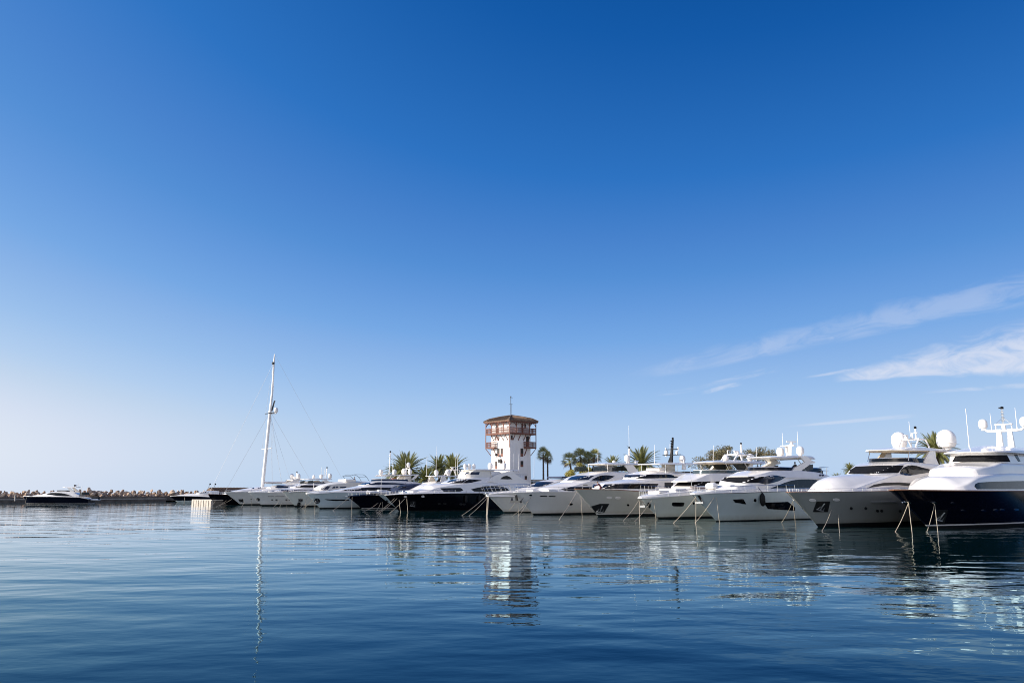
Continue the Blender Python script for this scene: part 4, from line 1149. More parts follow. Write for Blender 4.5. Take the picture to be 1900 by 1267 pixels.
for y in (-1.6, 1.6):
    mb.tube([(13.4, y, 5.2), (15.6, y, 6.4), (17, y, 6.4)], .05, 6); mb.tube([(16.2, y, 6.3), (15.6, y, 5.2)], .05, 6)
b.put(mb, 'strut', 'white_matt')
b.solid_box(17.5, 19, -1.6, 1.6, 5.1, 6.25, 'helm_cover', 'cream', bev=.15)
b.solid_box(15.2, 16.2, -.8, .6, 5.3, 5.7, 'lifebuoy_box', 'orange', bev=.1)
for x, y, r_, z in ((13.6, -1.3, .42, 6.5), (15.0, 1.5, .42, 6.5), (18.6, -.6, .5, 6.6), (18.8, 1.3, .42, 6.6)): b.dome(x, y, z, r_, r_*2.3)
mb = MB()
for y in (-.6, .6): mb.tube([(19.2, y, 6.5), (19.2, y, 7.9)], .07, 6)
for z in (7.1, 7.6, 7.9): mb.tube([(19.2, -.6, z), (19.2, .6, z)], .06, 6)
b.put(mb, 'radar_arch', 'white_matt'); b.dome(19.2, .1, 8.1, .38, .85)
light_mast(b, 14.6, .2, 6.4, 4.4, 5)
b.antenna(17.4, 1.8, 6.5, 3.2, 0, .03); b.antenna(16.6, -1.7, 6.4, 3, 0, .03)
b.rail(-2.4, 8, .5, .12, 8, False)
b.patch('hull', [(602, 925.5), (612, 926), (648, 926.5), (648, 928.2), (622, 928.8), (606, 927.3)], 'hull_window', 'glass', True)
pk = b.ell('hull', 588.5, 929, 5.5, 5, 'anchor_pocket', 'dark_steel', 18, out=.03, need=.4); b.anchor(pk, 588.5, 929, .8)
b.fairlead(624, 921.5, 1.6, 1.1)
rope_thing(b, (584, 922), (562, 943.5), 'thin mooring rope slanting from the sport yacht with the grey hull stripe', GR, r=.026)
rope_thing(b, (585, 930), None, 'thin mooring rope hanging straight down from the sport yacht anchor pocket', GR, r=.026)

# ================================================================== yacht with slanted wheelhouse windows
b = Boat('motor_yacht', 'white yacht with slanted wheelhouse windows, cream flybridge and folded bimini frame', 'yacht', (548, 940), GY)
slant = b
b.hull(25, 6.0, (-3.0, 3.1), [(0, 3.1), (6, 3.0), (25, 2.8)], M['green_white_hull'], boot=.3, cap='teak', capr=.05)
b.tier('bulwark', [(-2.0, 2.9, 3.15, 3.16, 1.0, .9), (2, 2.9, 3.25, 3.3, 2.2, 2.1), (8, 2.9, 3.3, 3.35, 2.75, 2.65), (24, 2.7, 3.1, 3.15, 2.7, 2.6)], r=.08)
k1, _ = b.tier('deckhouse', [(4.6, 3.2, 3.6, 3.62, 1.4, 1.3), (5.0, 3.2, 3.9, 3.95, 2.1, 1.9), (6.4, 3.2, 4.5, 4.6, 2.4, 2.1), (9, 3.2, 4.8, 5.15, 2.55, 2.3), (13, 3.2, 5.1, 5.4, 2.6, 2.4), (21, 3.2, 5.0, 5.2, 2.6, 2.4)], 'cream', r=.15)
for q in ([(594, 907.5), (601, 901.6), (605, 901.6), (598.5, 907.5)], [(600, 907.6), (606.5, 901.6), (613.5, 901.5), (608, 907.7)], [(615.5, 905.5), (619, 902), (622, 901.9), (622, 905.5)], [(623, 905), (623, 902), (627.5, 901.9), (627.5, 904.6)], [(631, 904.8), (631, 902.2), (643, 902.4), (642, 904.8)]):
    b.patch(k1, q, 'window', 'blue_glass', True, need=.4)
b.solid_box(10.5, 13.0, -1.8, 1.8, 5.2, 5.75, 'fly_coaming', 'white', bev=.15)
mb = MB()
for y in (-1.7, 1.7): mb.tube([(13.0, y, 5.3), (11.6, y, 6.4), (12.6, y, 6.75), (14.8, y, 6.75), (15.6, y, 6.3), (16.4, y, 5.3)], .04, 6)
for x, z in ((11.6, 6.4), (15.6, 6.3)): mb.tube([(x, -1.7, z), (x, 1.7, z)], .04, 6)
b.put(mb, 'bimini_frame', 'dark_steel')
mb = MB(); mb.tube([(3.2, -1.5, 3.2), (3.2, -1.5, 4.9)], .06, 6); b.put(mb, 'flag_staff', 'white_matt')
b.rail(-2.4, 8, .4, .12, 8, False)
pk = b.patch('hull', [(553, 925.5), (562, 925.5), (561, 930.5), (555, 930.5)], 'anchor_pocket', 'dark_steel', True, out=.03)
b.anchor(pk, 557, 928, .8)
mb = MB(); x0, z0 = b.c(555, 938, 0); mb.bar((x0-.4, -.9, z0+.5), (x0-.3, .9, z0-.1), .5, .5); mb.bar((x0-.3, 0, z0+.9), (x0-.1, 0, z0-.3), .3, .3); b.put(mb, 'anchor', 'black', 20)
rope_thing(b, (562, 935), (551, 944.5), 'thin mooring rope slanting by the dark anchor of the slanted window yacht', GR, r=.026)
rope_thing(b, (567.5, 924), None, 'thin mooring rope hanging straight down the slanted window yacht', GR, r=.026)
rope_thing(b, (573, 922), (560.5, 944), 'thin mooring rope slanting low from the slanted window yacht hull', GR, r=.026)

# ================================================================== white yacht with portholes and hardtop
b = Boat('motor_yacht', 'white yacht with small paired portholes, arched hardtop and light mast', 'yacht', (486, 938.5), GY)
arch_y = b
b.hull(27, 6.2, (-3.2, 2.95), [(0, 2.95), (6, 2.95), (27, 2.8)], M['white_hull'], boot=.28, cap='white', capr=.05)
k1, _ = b.tier('deckhouse', [(1.4, 2.8, 3.05, 3.1, .7, .6), (3, 2.8, 3.2, 3.4, 1.6, 1.3), (6, 2.8, 3.5, 3.85, 2.3, 2.0), (9, 2.8, 3.9, 4.25, 2.55, 2.3), (14, 2.8, 4.0, 4.3, 2.7, 2.45), (24, 2.8, 3.95, 4.2, 2.7, 2.45)], r=.12)
k2, _ = b.tier('wheelhouse', [(6.8, 3.8, 4.1, 4.15, 1.2, 1.1), (8.2, 3.8, 4.5, 4.6, 2.0, 1.75), (10, 3.8, 4.85, 4.95, 2.35, 2.05), (13, 3.8, 4.95, 5.1, 2.5, 2.2), (18, 3.8, 4.95, 5.1, 2.5, 2.2), (21, 3.8, 4.5, 4.6, 2.4, 2.2)], r=.12)
b.patch([k1], [(503, 911.5), (514, 908.6), (530, 907.6), (560, 908.2), (590, 908.8), (590, 910.8), (550, 911.2), (520, 912)], 'saloon_window', 'blue_glass', True, need=.35)
b.patch([k2, k1], [(545, 903.3), (549, 901), (556, 900), (575, 899.8), (598, 900.6), (599, 903.6), (575, 904), (556, 903.8)], 'window', 'glass', True, need=.35)
b.tier('hardtop', [(9.2, 5.85, 5.9, 5.91, 1.0, 1.0), (10, 5.82, 5.95, 6.0, 1.8, 1.75), (12, 5.82, 6.02, 6.12, 2.1, 2.05), (15.6, 5.75, 5.95, 6.05, 2.1, 2.05)], r=.06)
b.plate([(596, 891.5), (606, 890.3), (618, 896.5), (611, 899), (604, 896)], 2.15, .2, 'arch_leg')
b.plate([(571, 892), (580, 891), (585, 897.5), (571, 897.5)], 1.9, .04, 'fly_side_screen', 'clear_glass')
b.band([(17, 2.1), (12, 2.05), (10.2, 1.4), (9.8, 0)], 4.95, 5.25, 'fly_windscreen', 'glass', lean=.2, frame='white')
mb = MB()
for y in (-1.8, 1.8): mb.tube([(10.8, y, 5.9), (10.8, y, 5.0)], .04, 6)
b.put(mb, 'post', 'white_matt')
b.dome(12.3, -.6, 6.15, .32, .7); b.dome(13.6, .6, 6.15, .4, .85); b.dome(15.3, 1.5, 6.15, .46, 1.05); b.radar(14.2, -.4, 6.3, 1.4, .1)
light_mast(b, 15.0, .2, 6.0, 2.4, 3)
b.antenna(13, 1.7, 6, 2.6, 0, .03); b.antenna(15.5, -1.6, 6, 2.4, 0, .03)
b.rail(-2.6, 8, .4, .12, 8, False)
for px in (505, 513, 531.5, 537.5): b.patch('hull', [(px-1.8, 926), (px+1.8, 926), (px+1.8, 927.8), (px-1.8, 927.8)], 'porthole', 'glass', True, step=9)
b.patch('hull', [(497, 920), (509, 920), (509, 921), (497, 921)], 'nameplate', 'steel', True, out=.04, step=9); b.patch('hull', [(510.5, 920), (528, 920), (528, 921), (510.5, 921)], 'nameplate', 'steel', True, out=.04, step=9)
pk = b.ell('hull', 478.5, 926.5, 3.6, 3.2, 'anchor_pocket', 'dark_steel', 16, out=.03); b.anchor(pk, 478.5, 926.5, .8)
rope_thing(b, (520, 926), (506, 941.5), 'thin mooring rope slanting forward below the porthole yacht paired ports', GR, r=.026)
rope_thing(b, (524, 930), (517, 942), 'thin mooring rope slanting steeply below the porthole yacht paired ports', GR, r=.026)
rope_thing(b, (533, 922), None, 'thin mooring rope hanging straight down the porthole yacht', GR, r=.026)

# ================================================================== white sport yacht with twin domes
b = Boat('motor_yacht', 'white sport yacht with a dark sprayhood line and twin domes on a leaning arch', 'yacht', (447, 937), GY)
b.hull(27, 6.2, (-4.1, 3.0), [(0, 3.0), (6, 2.95), (27, 2.8)], M['white_hull'], boot=.28, cap='white', capr=.05)
k1, _ = b.tier('deckhouse', [(1.8, 2.8, 3.0, 3.02, .7, .6), (3.5, 2.8, 3.15, 3.3, 1.6, 1.3), (7.5, 2.8, 3.65, 4.05, 2.4, 2.1), (10, 2.8, 4.0, 4.4, 2.6, 2.3), (13, 2.8, 4.3, 4.6, 2.65, 2.4), (22, 2.8, 4.1, 4.4, 2.6, 2.4)], r=.15)
k2, _ = b.tier('wheelhouse', [(6.4, 3.8, 4.05, 4.1, 1.2, 1.1), (8, 3.8, 4.4, 4.5, 2.0, 1.7), (10, 3.8, 4.65, 4.8, 2.3, 2.0), (13.5, 3.8, 4.8, 4.95, 2.35, 2.1), (18, 3.8, 4.6, 4.7, 2.3, 2.1)], r=.12)
b.patch([k2, k1], [(510, 904.4), (515, 901.4), (523, 901), (536, 902), (534, 904.5), (522, 905)], 'window', 'blue_glass', True, need=.35)
b.solid_box(6.4, 9.2, -1.4, 1.4, 4.9, 5.05, 'sprayhood', 'canvas_dark', bev=.05)
b.plate([(534, 896), (540, 893), (552, 887.5), (558.5, 887), (557, 891), (550, 895.5)], 1.9, .3, 'arch_leg')
b.solid_box(11.5, 14, -1.9, 1.9, 5.75, 5.95, 'arch_top', 'white', bev=.06)
b.dome(12.6, -.9, 6.2, .5, 1.15); b.dome(13.4, 1.0, 6.2, .5, 1.15); b.dome(12.8, .2, 6.1, .28, .6)
light_mast(b, 13.2, .2, 6.0, 1.6, 2)
b.rail(-3.4, 8, .4, .12, 8, False)
pk = b.patch('hull', [(442, 926), (451, 925.3), (452, 931.5), (445, 931.5)], 'anchor_pocket', 'dark_steel', True, out=.03); b.anchor(pk, 447, 928.5, .8)
b.ell('hull', 466, 926, 1.1, .9, 'porthole', 'glass', 10)
rope_thing(b, (430, 926), (405, 937.5), 'thin mooring rope slanting from the twin dome sport yacht over the black bow', GR, r=.026)
rope_thing(b, (453, 931), (447, 941), 'thin mooring rope slanting from the twin dome yacht anchor pocket', GR, r=.026)
rope_thing(b, (467, 928), None, 'thin mooring rope hanging straight down the twin dome yacht', GR, r=.026)

# ================================================================== sailing yacht
b = Boat('sailing_yacht', 'large black hulled sailing yacht with one very tall white mast', 'sailing yacht', (398, 937), None)
sail = b
b.hull(36, 7.4, (-1.7, 2.5), [(0, 2.45), (8, 2.3), (36, 2.4)], M['black_hull'], boot=.08, cap='teak', capr=.06, te=(.62, .5), p=(1.7, 1.9))
k1, _ = b.tier('coachroof', [(2.2, 2.2, 2.6, 2.65, .9, .8), (4, 2.2, 3.0, 3.2, 1.6, 1.4), (7, 2.2, 3.5, 3.75, 2.2, 1.9), (10.2, 2.2, 3.95, 4.25, 2.5, 2.2), (14, 2.2, 4.2, 4.4, 2.6, 2.3), (24, 2.2, 3.9, 4.1, 2.6, 2.3)], r=.12)
b.patch(k1, [(466, 906.5), (473, 903), (484, 901.5), (484, 905.5)], 'windscreen', 'glass', True, need=.3)
bx, bz = 11.27, 4.0
jx, jz = b.c(501, 767); tx, tz = b.c(509.6, 657)
mb = MB(); mb.tube([(bx, 0, bz), (bx+(jx-bx)*.5, 0, bz+(jz-bz)*.5), (jx, 0, jz+.6)], [.40, .38, .36], 12)
o = b.put(mb, 'mast', 'white_matt', 50)
mb = MB(); mb.tube([(jx-.05, 0, jz-.6), (jx+.25, 0, jz+5), (tx-.05, 0, tz-2.2), (tx, 0, tz)], [.34, .27, .2, .12], 12)
b.put(mb, 'topmast', 'white_matt', 50)
mb = MB(); mb.lathe([(.3, 0), (.42, .05), (.42, .28), (.3, .34)], (jx+.02, 0, jz-.1), 12); mb.lathe([(.22, 0), (.34, .05), (.34, .5), (.2, .6)], (tx-.25, 0, tz-2.6), 12)
mb.box((jx, 0, jz+.1), (.4, 5.2, .12)); mb.tube([(jx+.3, -.2, jz+.6), (jx+.9, -.3, jz+3.2)], .2, 8)
b.put(mb, 'mast_fitting', 'dark_steel', 30)
b.dome(jx+1.1, .9, jz+.3, .5, 1.2)
mb = MB(); mb.tube([(jx, 0, jz), (jx+1.3, -.9, jz+.05)], .12, 8); b.put(mb, 'dome_bracket', 'cream')
m1 = bz+(jz-bz)*.52
mb = MB(); mb.box((bx+.6, 0, m1), (.3, 5.6, .1)); b.put(mb, 'spreader', 'white_matt')
mb = MB()
for y in (-3.3, 3.3):
    k = y/abs(y)
    mb.tube([(bx+1.2, y, 2.4), (bx+.6, k*2.8, m1), (jx, k*2.6, jz+.1), (tx-.3, 0, tz-2.5)], .022, 5)
    mb.tube([(bx+4.0, y*.95, 2.4), (jx+.2, 0, jz)], .018, 5)
    mb.tube([(bx+7, y*.9, 2.4), (jx, 0, jz-.5)], .02, 5)
mb.tube([(-1.5, 0, 2.5), (tx-.3, 0, tz-2.6)], .03, 5); mb.tube([(2.0, 0, 2.6), (jx-.2, 0, jz)], .03, 5)
mb.tube([(35, 0, 2.6), (tx, 0, tz)], .022, 5); mb.tube([(26, 0, 2.6), (jx+.2, 0, jz+.3)], .026, 5)
b.put(mb, 'rigging', 'wire', 60)
mb = MB(); mb.tube([(bx+.5, 0, 5.2), (bx+13, 0, 5.4)], .28, 10); b.put(mb, 'boom', 'white_matt', 50)
b.rail(-1.0, 9, .55, .15, 9, False)
rope_thing(b, (400, 928), (391, 939), 'thin mooring rope slanting from the black sailing yacht bow by the pier head', GR, r=.026, offA=0)
rope_thing(b, (420, 928), (400, 940), 'thin mooring rope slanting low along the black sailing yacht hull', GR, r=.026)

# ================================================================== motor yacht by the breakwater
b = Boat('motor_yacht', 'navy motor yacht with white flybridge moored alone along the rock breakwater', 'yacht', (49.5, 934.8), None, aft=(1.0, .10))
lone = b
b.hull(15.5, 4.4, (-1.0, 1.92), [(0, 1.88), (7, 1.8), (13, 1.65), (15.5, 1.25)], M['navy_hull'], boot=.1, stripe=('white', .06), cap='white', capr=.06)
k1, _ = b.tier('deckhouse', [(1.5, 1.9, 2.1, 2.12, .7, .6), (3.5, 1.9, 2.25, 2.4, 1.3, 1.1), (4.5, 1.9, 2.5, 2.65, 1.6, 1.35), (6.6, 1.9, 2.95, 3.1, 1.8, 1.55), (9, 1.9, 3.15, 3.25, 1.9, 1.65), (11.5, 1.9, 2.85, 2.95, 1.9, 1.65), (13, 1.9, 2.2, 2.3, 1.8, 1.7)], r=.12)
b.patch(k1, [(86, 916.8), (90, 914.8), (96, 914), (106, 914), (114, 914.4), (124, 916.5), (134.5, 920), (120, 920), (105, 919.4), (95, 917.8)], 'window', 'glass', True, need=.4)
b.tier('hardtop', [(8.6, 4.13, 4.18, 4.19, .9, .9), (9.3, 4.1, 4.22, 4.26, 1.4, 1.35), (12, 4.1, 4.22, 4.26, 1.4, 1.35)], r=.05)
b.plate([(124, 904), (129, 904), (139.5, 913.5), (136, 916), (133, 915)], 1.5, .14, 'arch_leg')
b.band([(11, 1.5), (8, 1.4), (7.2, .8), (7, 0)], 3.1, 3.4, 'fly_windscreen', 'glass', lean=.1, frame=None)
b.radar(11.3, 0, 4.26, .8, .4); b.antenna(12.4, 1.2, 4.2, 1.0, .1)
b.dome(11.2, .3, 4.36, .16, .45, mat='black')
mb = MB(); mb.tube([(13.4, -1.4, 2.2), (13.4, -1.4, 4.4)], .05, 6); b.put(mb, 'flag_staff', 'white_matt')
b.solid_box(13.0, 14.2, -1.4, 1.4, 2.2, 2.9, 'aft_sofa', 'canvas_dark')
rope_thing(b, (49.5, 922), None, 'pale mooring line hanging at the bow of the lone navy yacht by the breakwater', GR, r=.026, offA=0)
td = Boat('tender', 'small dark grey inflatable tender hoisted on the stern platform of the lone navy yacht', 'dinghy', None, origin=b.world((14.9, 0, .75)), aft=(1.0, .10))
mb = MB(); mb.tube([(2.4, -.6, .3), (1, -.62, .3), (.2, -.4, .36), (-.1, 0, .42), (.2, .4, .36), (1, .62, .3), (2.4, .6, .3)], .24, 10); td.put(mb, 'inflatable_tube', 'cushion', 60)
td.solid_box(.2, 2.3, -.5, .5, .1, .3, 'floor_pan', 'white', bev=.05); td.solid_box(.6, 1.9, -.45, .45, .5, .85, 'seat_cover', 'canvas_dark', bev=.12); td.solid_box(2.1, 2.5, -.2, .2, .25, .95, 'outboard_motor', 'black', bev=.08)

# ================================================================== speedboat
b = Boat('speedboat', 'low dark blue speedboat with long foredeck and raked screen near the quay end', 'speedboat', (329, 932), None, aft=(.96, .28))
b.hull(14, 3.4, (-2.0, 1.75), [(0, 1.85), (4, 1.75), (9, 1.5), (14, 1.3)], M['navy_hull'], boot=.55, cap='white', capr=.06, bottom='blue_white_hull', te=(.7, .55))  # pale lower hull has reflected light put into its colour
k1, _ = b.tier('foredeck', [(-1.4, 1.6, 1.78, 1.82, .25, .2), (1.5, 1.7, 1.95, 2.25, .9, .8), (5, 1.6, 2.05, 2.5, 1.35, 1.2), (8, 1.4, 2.0, 2.4, 1.5, 1.35), (13, 1.2, 1.7, 1.8, 1.5, 1.4)], 'white', r=.08)
k2, _ = b.tier('cabin', [(4.6, 2.2, 2.5, 2.52, .7, .6), (6, 2.2, 2.9, 3.0, 1.15, 1.0), (8, 2.2, 3.2, 3.3, 1.25, 1.1), (11, 2.0, 3.1, 3.15, 1.25, 1.1)], 'white', r=.1)
b.patch(k2, [(355, 914), (361, 911.6), (372, 910.8), (383, 911), (382, 914), (368, 914.8)], 'windscreen', 'blue_glass', True, need=.3)
mb = MB()
for x, y in ((7.6, -1.0), (8.9, .9)): mb.tube([(x, y, 3.0), (x+.8, y, 5.0)], .04, 6); mb.lathe([(.05, 0), (.2, .1), (.2, .35), (.06, .5)], (x+.85, y, 4.9), 8)
b.put(mb, 'rod_holder', 'black')
rope_thing(b, (343, 922), None, 'pale mooring line hanging down the side of the low speedboat', GR, r=.045)

# ================================================================== setting: water, quay, breakwater
def water():
    m, nt, b = new_mat('harbour water')
    geo = nt.nodes.new('ShaderNodeNewGeometry')
    def wave(scale, sx, sy, rot, detail, w):
        mp = nt.nodes.new('ShaderNodeMapping')
        mp.inputs['Scale'].default_value = (sx, sy, 1); mp.inputs['Rotation'].default_value = (0, 0, R(rot))
        nt.links.new(geo.outputs['Position'], mp.inputs[0])
        n = nt.nodes.new('ShaderNodeTexNoise'); n.inputs['Scale'].default_value = scale; n.inputs['Detail'].default_value = detail
        n.inputs['Roughness'].default_value = .45
        nt.links.new(mp.outputs[0], n.inputs['Vector'])
        q = nt.nodes.new('ShaderNodeMath'); q.operation = 'MULTIPLY'
        nt.links.new(n.outputs[0], q.inputs[0]); q.inputs[1].default_value = w
        return q
    # patches of calmer and livelier water
    cal = nt.nodes.new('ShaderNodeTexNoise'); cal.inputs['Scale'].default_value = .035; cal.inputs['Detail'].default_value = 2
    nt.links.new(geo.outputs['Position'], cal.inputs['Vector'])
    cm = nt.nodes.new('ShaderNodeMapRange'); cm.inputs[1].default_value = .35; cm.inputs[2].default_value = .65; cm.inputs[3].default_value = .55; cm.inputs[4].default_value = 1.15
    nt.links.new(cal.outputs[0], cm.inputs[0])
    ws = [wave(.28, .55, 1.0, 14, 1, WAVES[0]), wave(.75, .6, 1.0, -18, 1, WAVES[1]), wave(2.2, .7, 1.0, 9, 2, WAVES[2])]
    acc = ws[0]
    for w in ws[1:]:
        a = nt.nodes.new('ShaderNodeMath'); a.operation = 'ADD'
        nt.links.new(acc.outputs[0], a.inputs[0]); nt.links.new(w.outputs[0], a.inputs[1]); acc = a
    mu = nt.nodes.new('ShaderNodeMath'); mu.operation = 'MULTIPLY'
    nt.links.new(acc.outputs[0], mu.inputs[0]); nt.links.new(cm.outputs[0], mu.inputs[1])
    bp = nt.nodes.new('ShaderNodeBump'); bp.inputs['Strength'].default_value = 1; bp.inputs['Distance'].default_value = 1
    nt.links.new(mu.outputs[0], bp.inputs['Height'])
    fr = nt.nodes.new('ShaderNodeFresnel'); fr.inputs['IOR'].default_value = 1.333; nt.links.new(bp.outputs[0], fr.inputs['Normal'])
    cb = nt.nodes.new('ShaderNodeCombineColor')
    for i, p_ in enumerate(FRP):
        q0 = nt.nodes.new('ShaderNodeMath'); q0.operation = 'DIVIDE'; q0.use_clamp = True; nt.links.new(fr.outputs[0], q0.inputs[0]); q0.inputs[1].default_value = .84
        q = nt.nodes.new('ShaderNodeMath'); q.operation = 'POWER'; nt.links.new(q0.outputs[0], q.inputs[0]); q.inputs[1].default_value = p_
        nt.links.new(q.outputs[0], cb.inputs[i])
    gl = nt.nodes.new('ShaderNodeBsdfGlossy'); gl.inputs['Roughness'].default_value = .008
    nt.links.new(cb.outputs[0], gl.inputs['Color']); nt.links.new(bp.outputs[0], gl.inputs['Normal'])
    df = nt.nodes.new('ShaderNodeBsdfDiffuse'); df.inputs['Color'].default_value = (.0005, .0045, .005, 1)
    ad = nt.nodes.new('ShaderNodeAddShader'); nt.links.new(gl.outputs[0], ad.inputs[0]); nt.links.new(df.outputs[0], ad.inputs[1])
    nt.links.new(ad.outputs[0], nt.nodes['Material Output'].inputs[0])
    nt.nodes.remove(b)
    mb = MB(); E_ = 20000
    mb.add([(-E_, -E_, 0), (E_, -E_, 0), (E_, E_, 0), (-E_, E_, 0)], [(0, 1, 2, 3)])
    o = mb.build('water', m, None, 0)
    tag(o, 'calm blue harbour water with small ripples', 'water', kind='structure')
WAVES = (.095, .034, .0075)
FRP = (2.45, 1.75, 1.48)      # water tints what it mirrors most where it is looked into steeply
water()

NRM = Vector((AFT.y, -AFT.x, 0))       # towards the camera, along the berths
QZ = 1.25
def quay():
    # main quay behind the sterns
    p0 = Vector((36.6, 71.7, 0))+AFT*35+NRM*60
    p1 = Vector((-68.8, 187.6, 0))+AFT*38-NRM*40
    p2 = p1+AFT*160; p3 = p0+AFT*160
    mb = MB(); P = [p0, p1, p2, p3]
    mb.prism([(p.x, p.y) for p in P], lambda q: (q[0], q[1], -2), lambda q: (q[0], q[1], QZ))
    tag(mb.build('quay', M['asphalt'], None, 0), 'paved quay behind the yacht sterns', 'quay', kind='structure')
quay()

# pier head of pale concrete with grooves
c_ = ground(391.5, 937.2)
ux = NRM.copy(); k_ = 1.0        # the pier head faces the water like the yacht bows
for _ in range(60):
    p_ = c_-ux*k_; px_ = 950+F*p_.x/(p_.y*CT-(CAMZ)*ST)
    if px_ <= 352.8: break
    k_ += .2
a = c_-ux*k_; uy = Vector((-ux.y, ux.x, 0))
W = (c_-a).length
pr = empty('pier_head', a, math.atan2(ux.y, ux.x), 'pale concrete pier head with dark vertical grooves beside the black bow', 'pier')
mb = MB()
n = 8; w = W/n
for i in range(n):
    mb = MB(); mb.box((w*(i+.5), .5, .05), (w*.76, 1.0, 2.1)); mb.build('facing_block', M['pale_concrete'], pr, 0)
mb = MB(); mb.box((W/2, 8, -.0), (W*.985, 14.9, 1.9)); mb.build('pier_core', M['dark_wall'], pr, 0)
mb = MB(); mb.box((W/2, 7.8, 1.16), (W*1.0, 15.4, .16)); mb.build('pier_cap', M['pale_concrete'], pr, 0)

# breakwater: walkway, wall and boulders
B0 = ground(0, 933); B1 = ground(330, 930.3)
bd = (B1-B0).normalized(); bn = Vector((-bd.y, bd.x, 0))     # bn: away from the camera
BA = B0-bd*45; BL = 240
def bpt(t, k, z): 
    p = BA+bd*t+bn*k
    return (p.x, p.y, z)
mb = MB()
mb.prism([(0, -2), (0, .78), (3.4, .78), (3.4, -2)], lambda q: bpt(0, q[0], q[1]), lambda q: bpt(88, q[0], q[1]))
tag(mb.build('quay_wall', M['dark_wall'], None, 0), 'dark tide stained face of the breakwater walkway', 'quay wall', kind='structure')  # one dark mottled colour over the whole face
mb = MB()
mb.prism([(-.15, .79), (-.15, .98), (3.4, .98), (3.4, .79)], lambda q: bpt(0, q[0], q[1]), lambda q: bpt(88.2, q[0], q[1]))
tag(mb.build('walkway', M['concrete'], None, 0), 'low concrete walkway along the foot of the breakwater', 'walkway', kind='structure')
mb = MB()
mb.prism([(0, .3), (0, 1.55), (.6, 1.55), (.6, .3)], lambda q: bpt(0, 3.4+q[0], q[1]), lambda q: bpt(BL, 3.4+q[0], q[1]))
tag(mb.build('retaining_wall', M['dark_wall'], None, 0), 'dark stained wall below the breakwater boulders', 'wall')  # the shade on this wall is put into its dark colour
rnd = random.Random(5)
mb = MB(); NS = 120
prof = [(3.9, 1.1), (5.6, 1.75), (7.6, 2.3), (9.4, 2.45), (12, 1.8), (16, -1.5)]
for i in range(NS+1):
    for k, z in prof: mb.v.append(bpt(BL*i/NS, k+rnd.uniform(-.2, .2), z+rnd.uniform(-.25, .25)))
for i in range(NS):
    for j in range(len(prof)-1):
        q = i*len(prof)+j; mb.f.append((q, q+1, q+len(prof)+1, q+len(prof)))
tag(mb.build('breakwater_core', M['rock'], None, 0), 'rubble core under the breakwater boulders', 'breakwater', kind='structure')

def rock_mesh(seed):
    r = random.Random(seed)
    bm = bmesh.new()
    bmesh.ops.create_icosphere(bm, subdivisions=2, radius=1)
    for _ in range(9):
        n = Vector((r.uniform(-1, 1), r.uniform(-1, 1), r.uniform(-1, 1))).normalized()
        d = r.uniform(.5, .8)
        for v in bm.verts:
            e = v.co.dot(n)-d
            if e > 0: v.co -= n*e
    s = Vector((r.uniform(.9, 1.35), r.uniform(.75, 1.1), r.uniform(.65, .95)))
    for v in bm.verts:
        v.co = Vector((v.co.x*s.x, v.co.y*s.y, v.co.z*s.z))+Vector((r.gauss(0, .02), r.gauss(0, .02), r.gauss(0, .02)))
    me = bpy.data.meshes.new('boulder'); bm.to_mesh(me); bm.free()
    me.materials.append(M['rock'])
    me.polygons.foreach_set('use_smooth', [False]*len(me.polygons))
    return me
RM = [rock_mesh(i) for i in range(14)]
rows = [(4.5, 1.75, .52, 1.12), (5.5, 2.15, .60, 1.15), (6.7, 2.5, .60, 1.18), (8.0, 2.72, .50, 1.15)]
cnt = 0
for ri, (k, z, sz, st_) in enumerate(rows):
    for i in range(74):
        t = 30+i*st_+rnd.uniform(-.45, .45)+ri*.5
        if cnt >= 298: break
        o = bpy.data.objects.new('boulder', rnd.choice(RM)); COL.objects.link(o)
        q = sz*min(1.75, rnd.lognormvariate(0, .34))
        o.location = bpt(t, k+rnd.uniform(-.6, .6), z+rnd.uniform(-.28, .28)+(rnd.random() < .08)*.35)
        o.rotation_euler = (rnd.uniform(0, 6.3), rnd.uniform(0, 6.3), rnd.uniform(0, 6.3))
        o.scale = (q*rnd.uniform(.8, 1.3), q*rnd.uniform(.8, 1.2), q*rnd.uniform(.7, 1.05))
        tag(o, 'rough brown limestone boulder piled on the breakwater', 'boulder', 'boulders of the breakwater')
        cnt += 1
# mooring post on the walkway
p = ground(23.5, 929, .97)
mb = MB(); mb.lathe([(.16, 0), (.16, 1.1), (.2, 1.15), (.2, 1.3), (.05, 1.35)], (0, 0, 0), 12)
o = mb.build('mooring_post', M['pale_concrete']); o.location = (p.x, p.y+.8, .95); tag(o, 'slim pale mooring post on the breakwater walkway', 'post')

# ------------------------------------------------------------------ long low tiled building
p0 = at_depth(398, 912, 236); p1 = at_depth(490, 912, 250)
d = Vector((p1.x-p0.x, p1.y-p0.y, 0)); L_ = d.length+10
hb = empty('harbour_building', (p0.x, p0.y, QZ), math.atan2(d.y, d.x), 'long low white harbour building with brown tiled roof behind the mast', 'building')
mb = MB(); mb.box((L_/2, 2.0, .9), (L_, 3.4, 1.9)); mb.build('wall', M['stucco'], hb, 0)
mb = MB(); mb.prism([(-.3, 1.7), (2.0, 2.95), (4.3, 1.7), (4.3, 1.55), (-.3, 1.55)], lambda q: (-.4, q[0], q[1]), lambda q: (L_+.4, q[0], q[1]))
for i in range(int(L_/.5)): mb.tube([(.1+i*.5, -.3, 1.74), (.1+i*.5, 2.0, 2.99)], .09, 5)
mb.build('roof', M['tile'], hb, 20)
for i in range(6):
    mb = MB(); mb.box((1.4+i*3.1, .27, .95), (1.2, .08, 1.5)); mb.build('window', M['shadow_interior'], hb, 0)
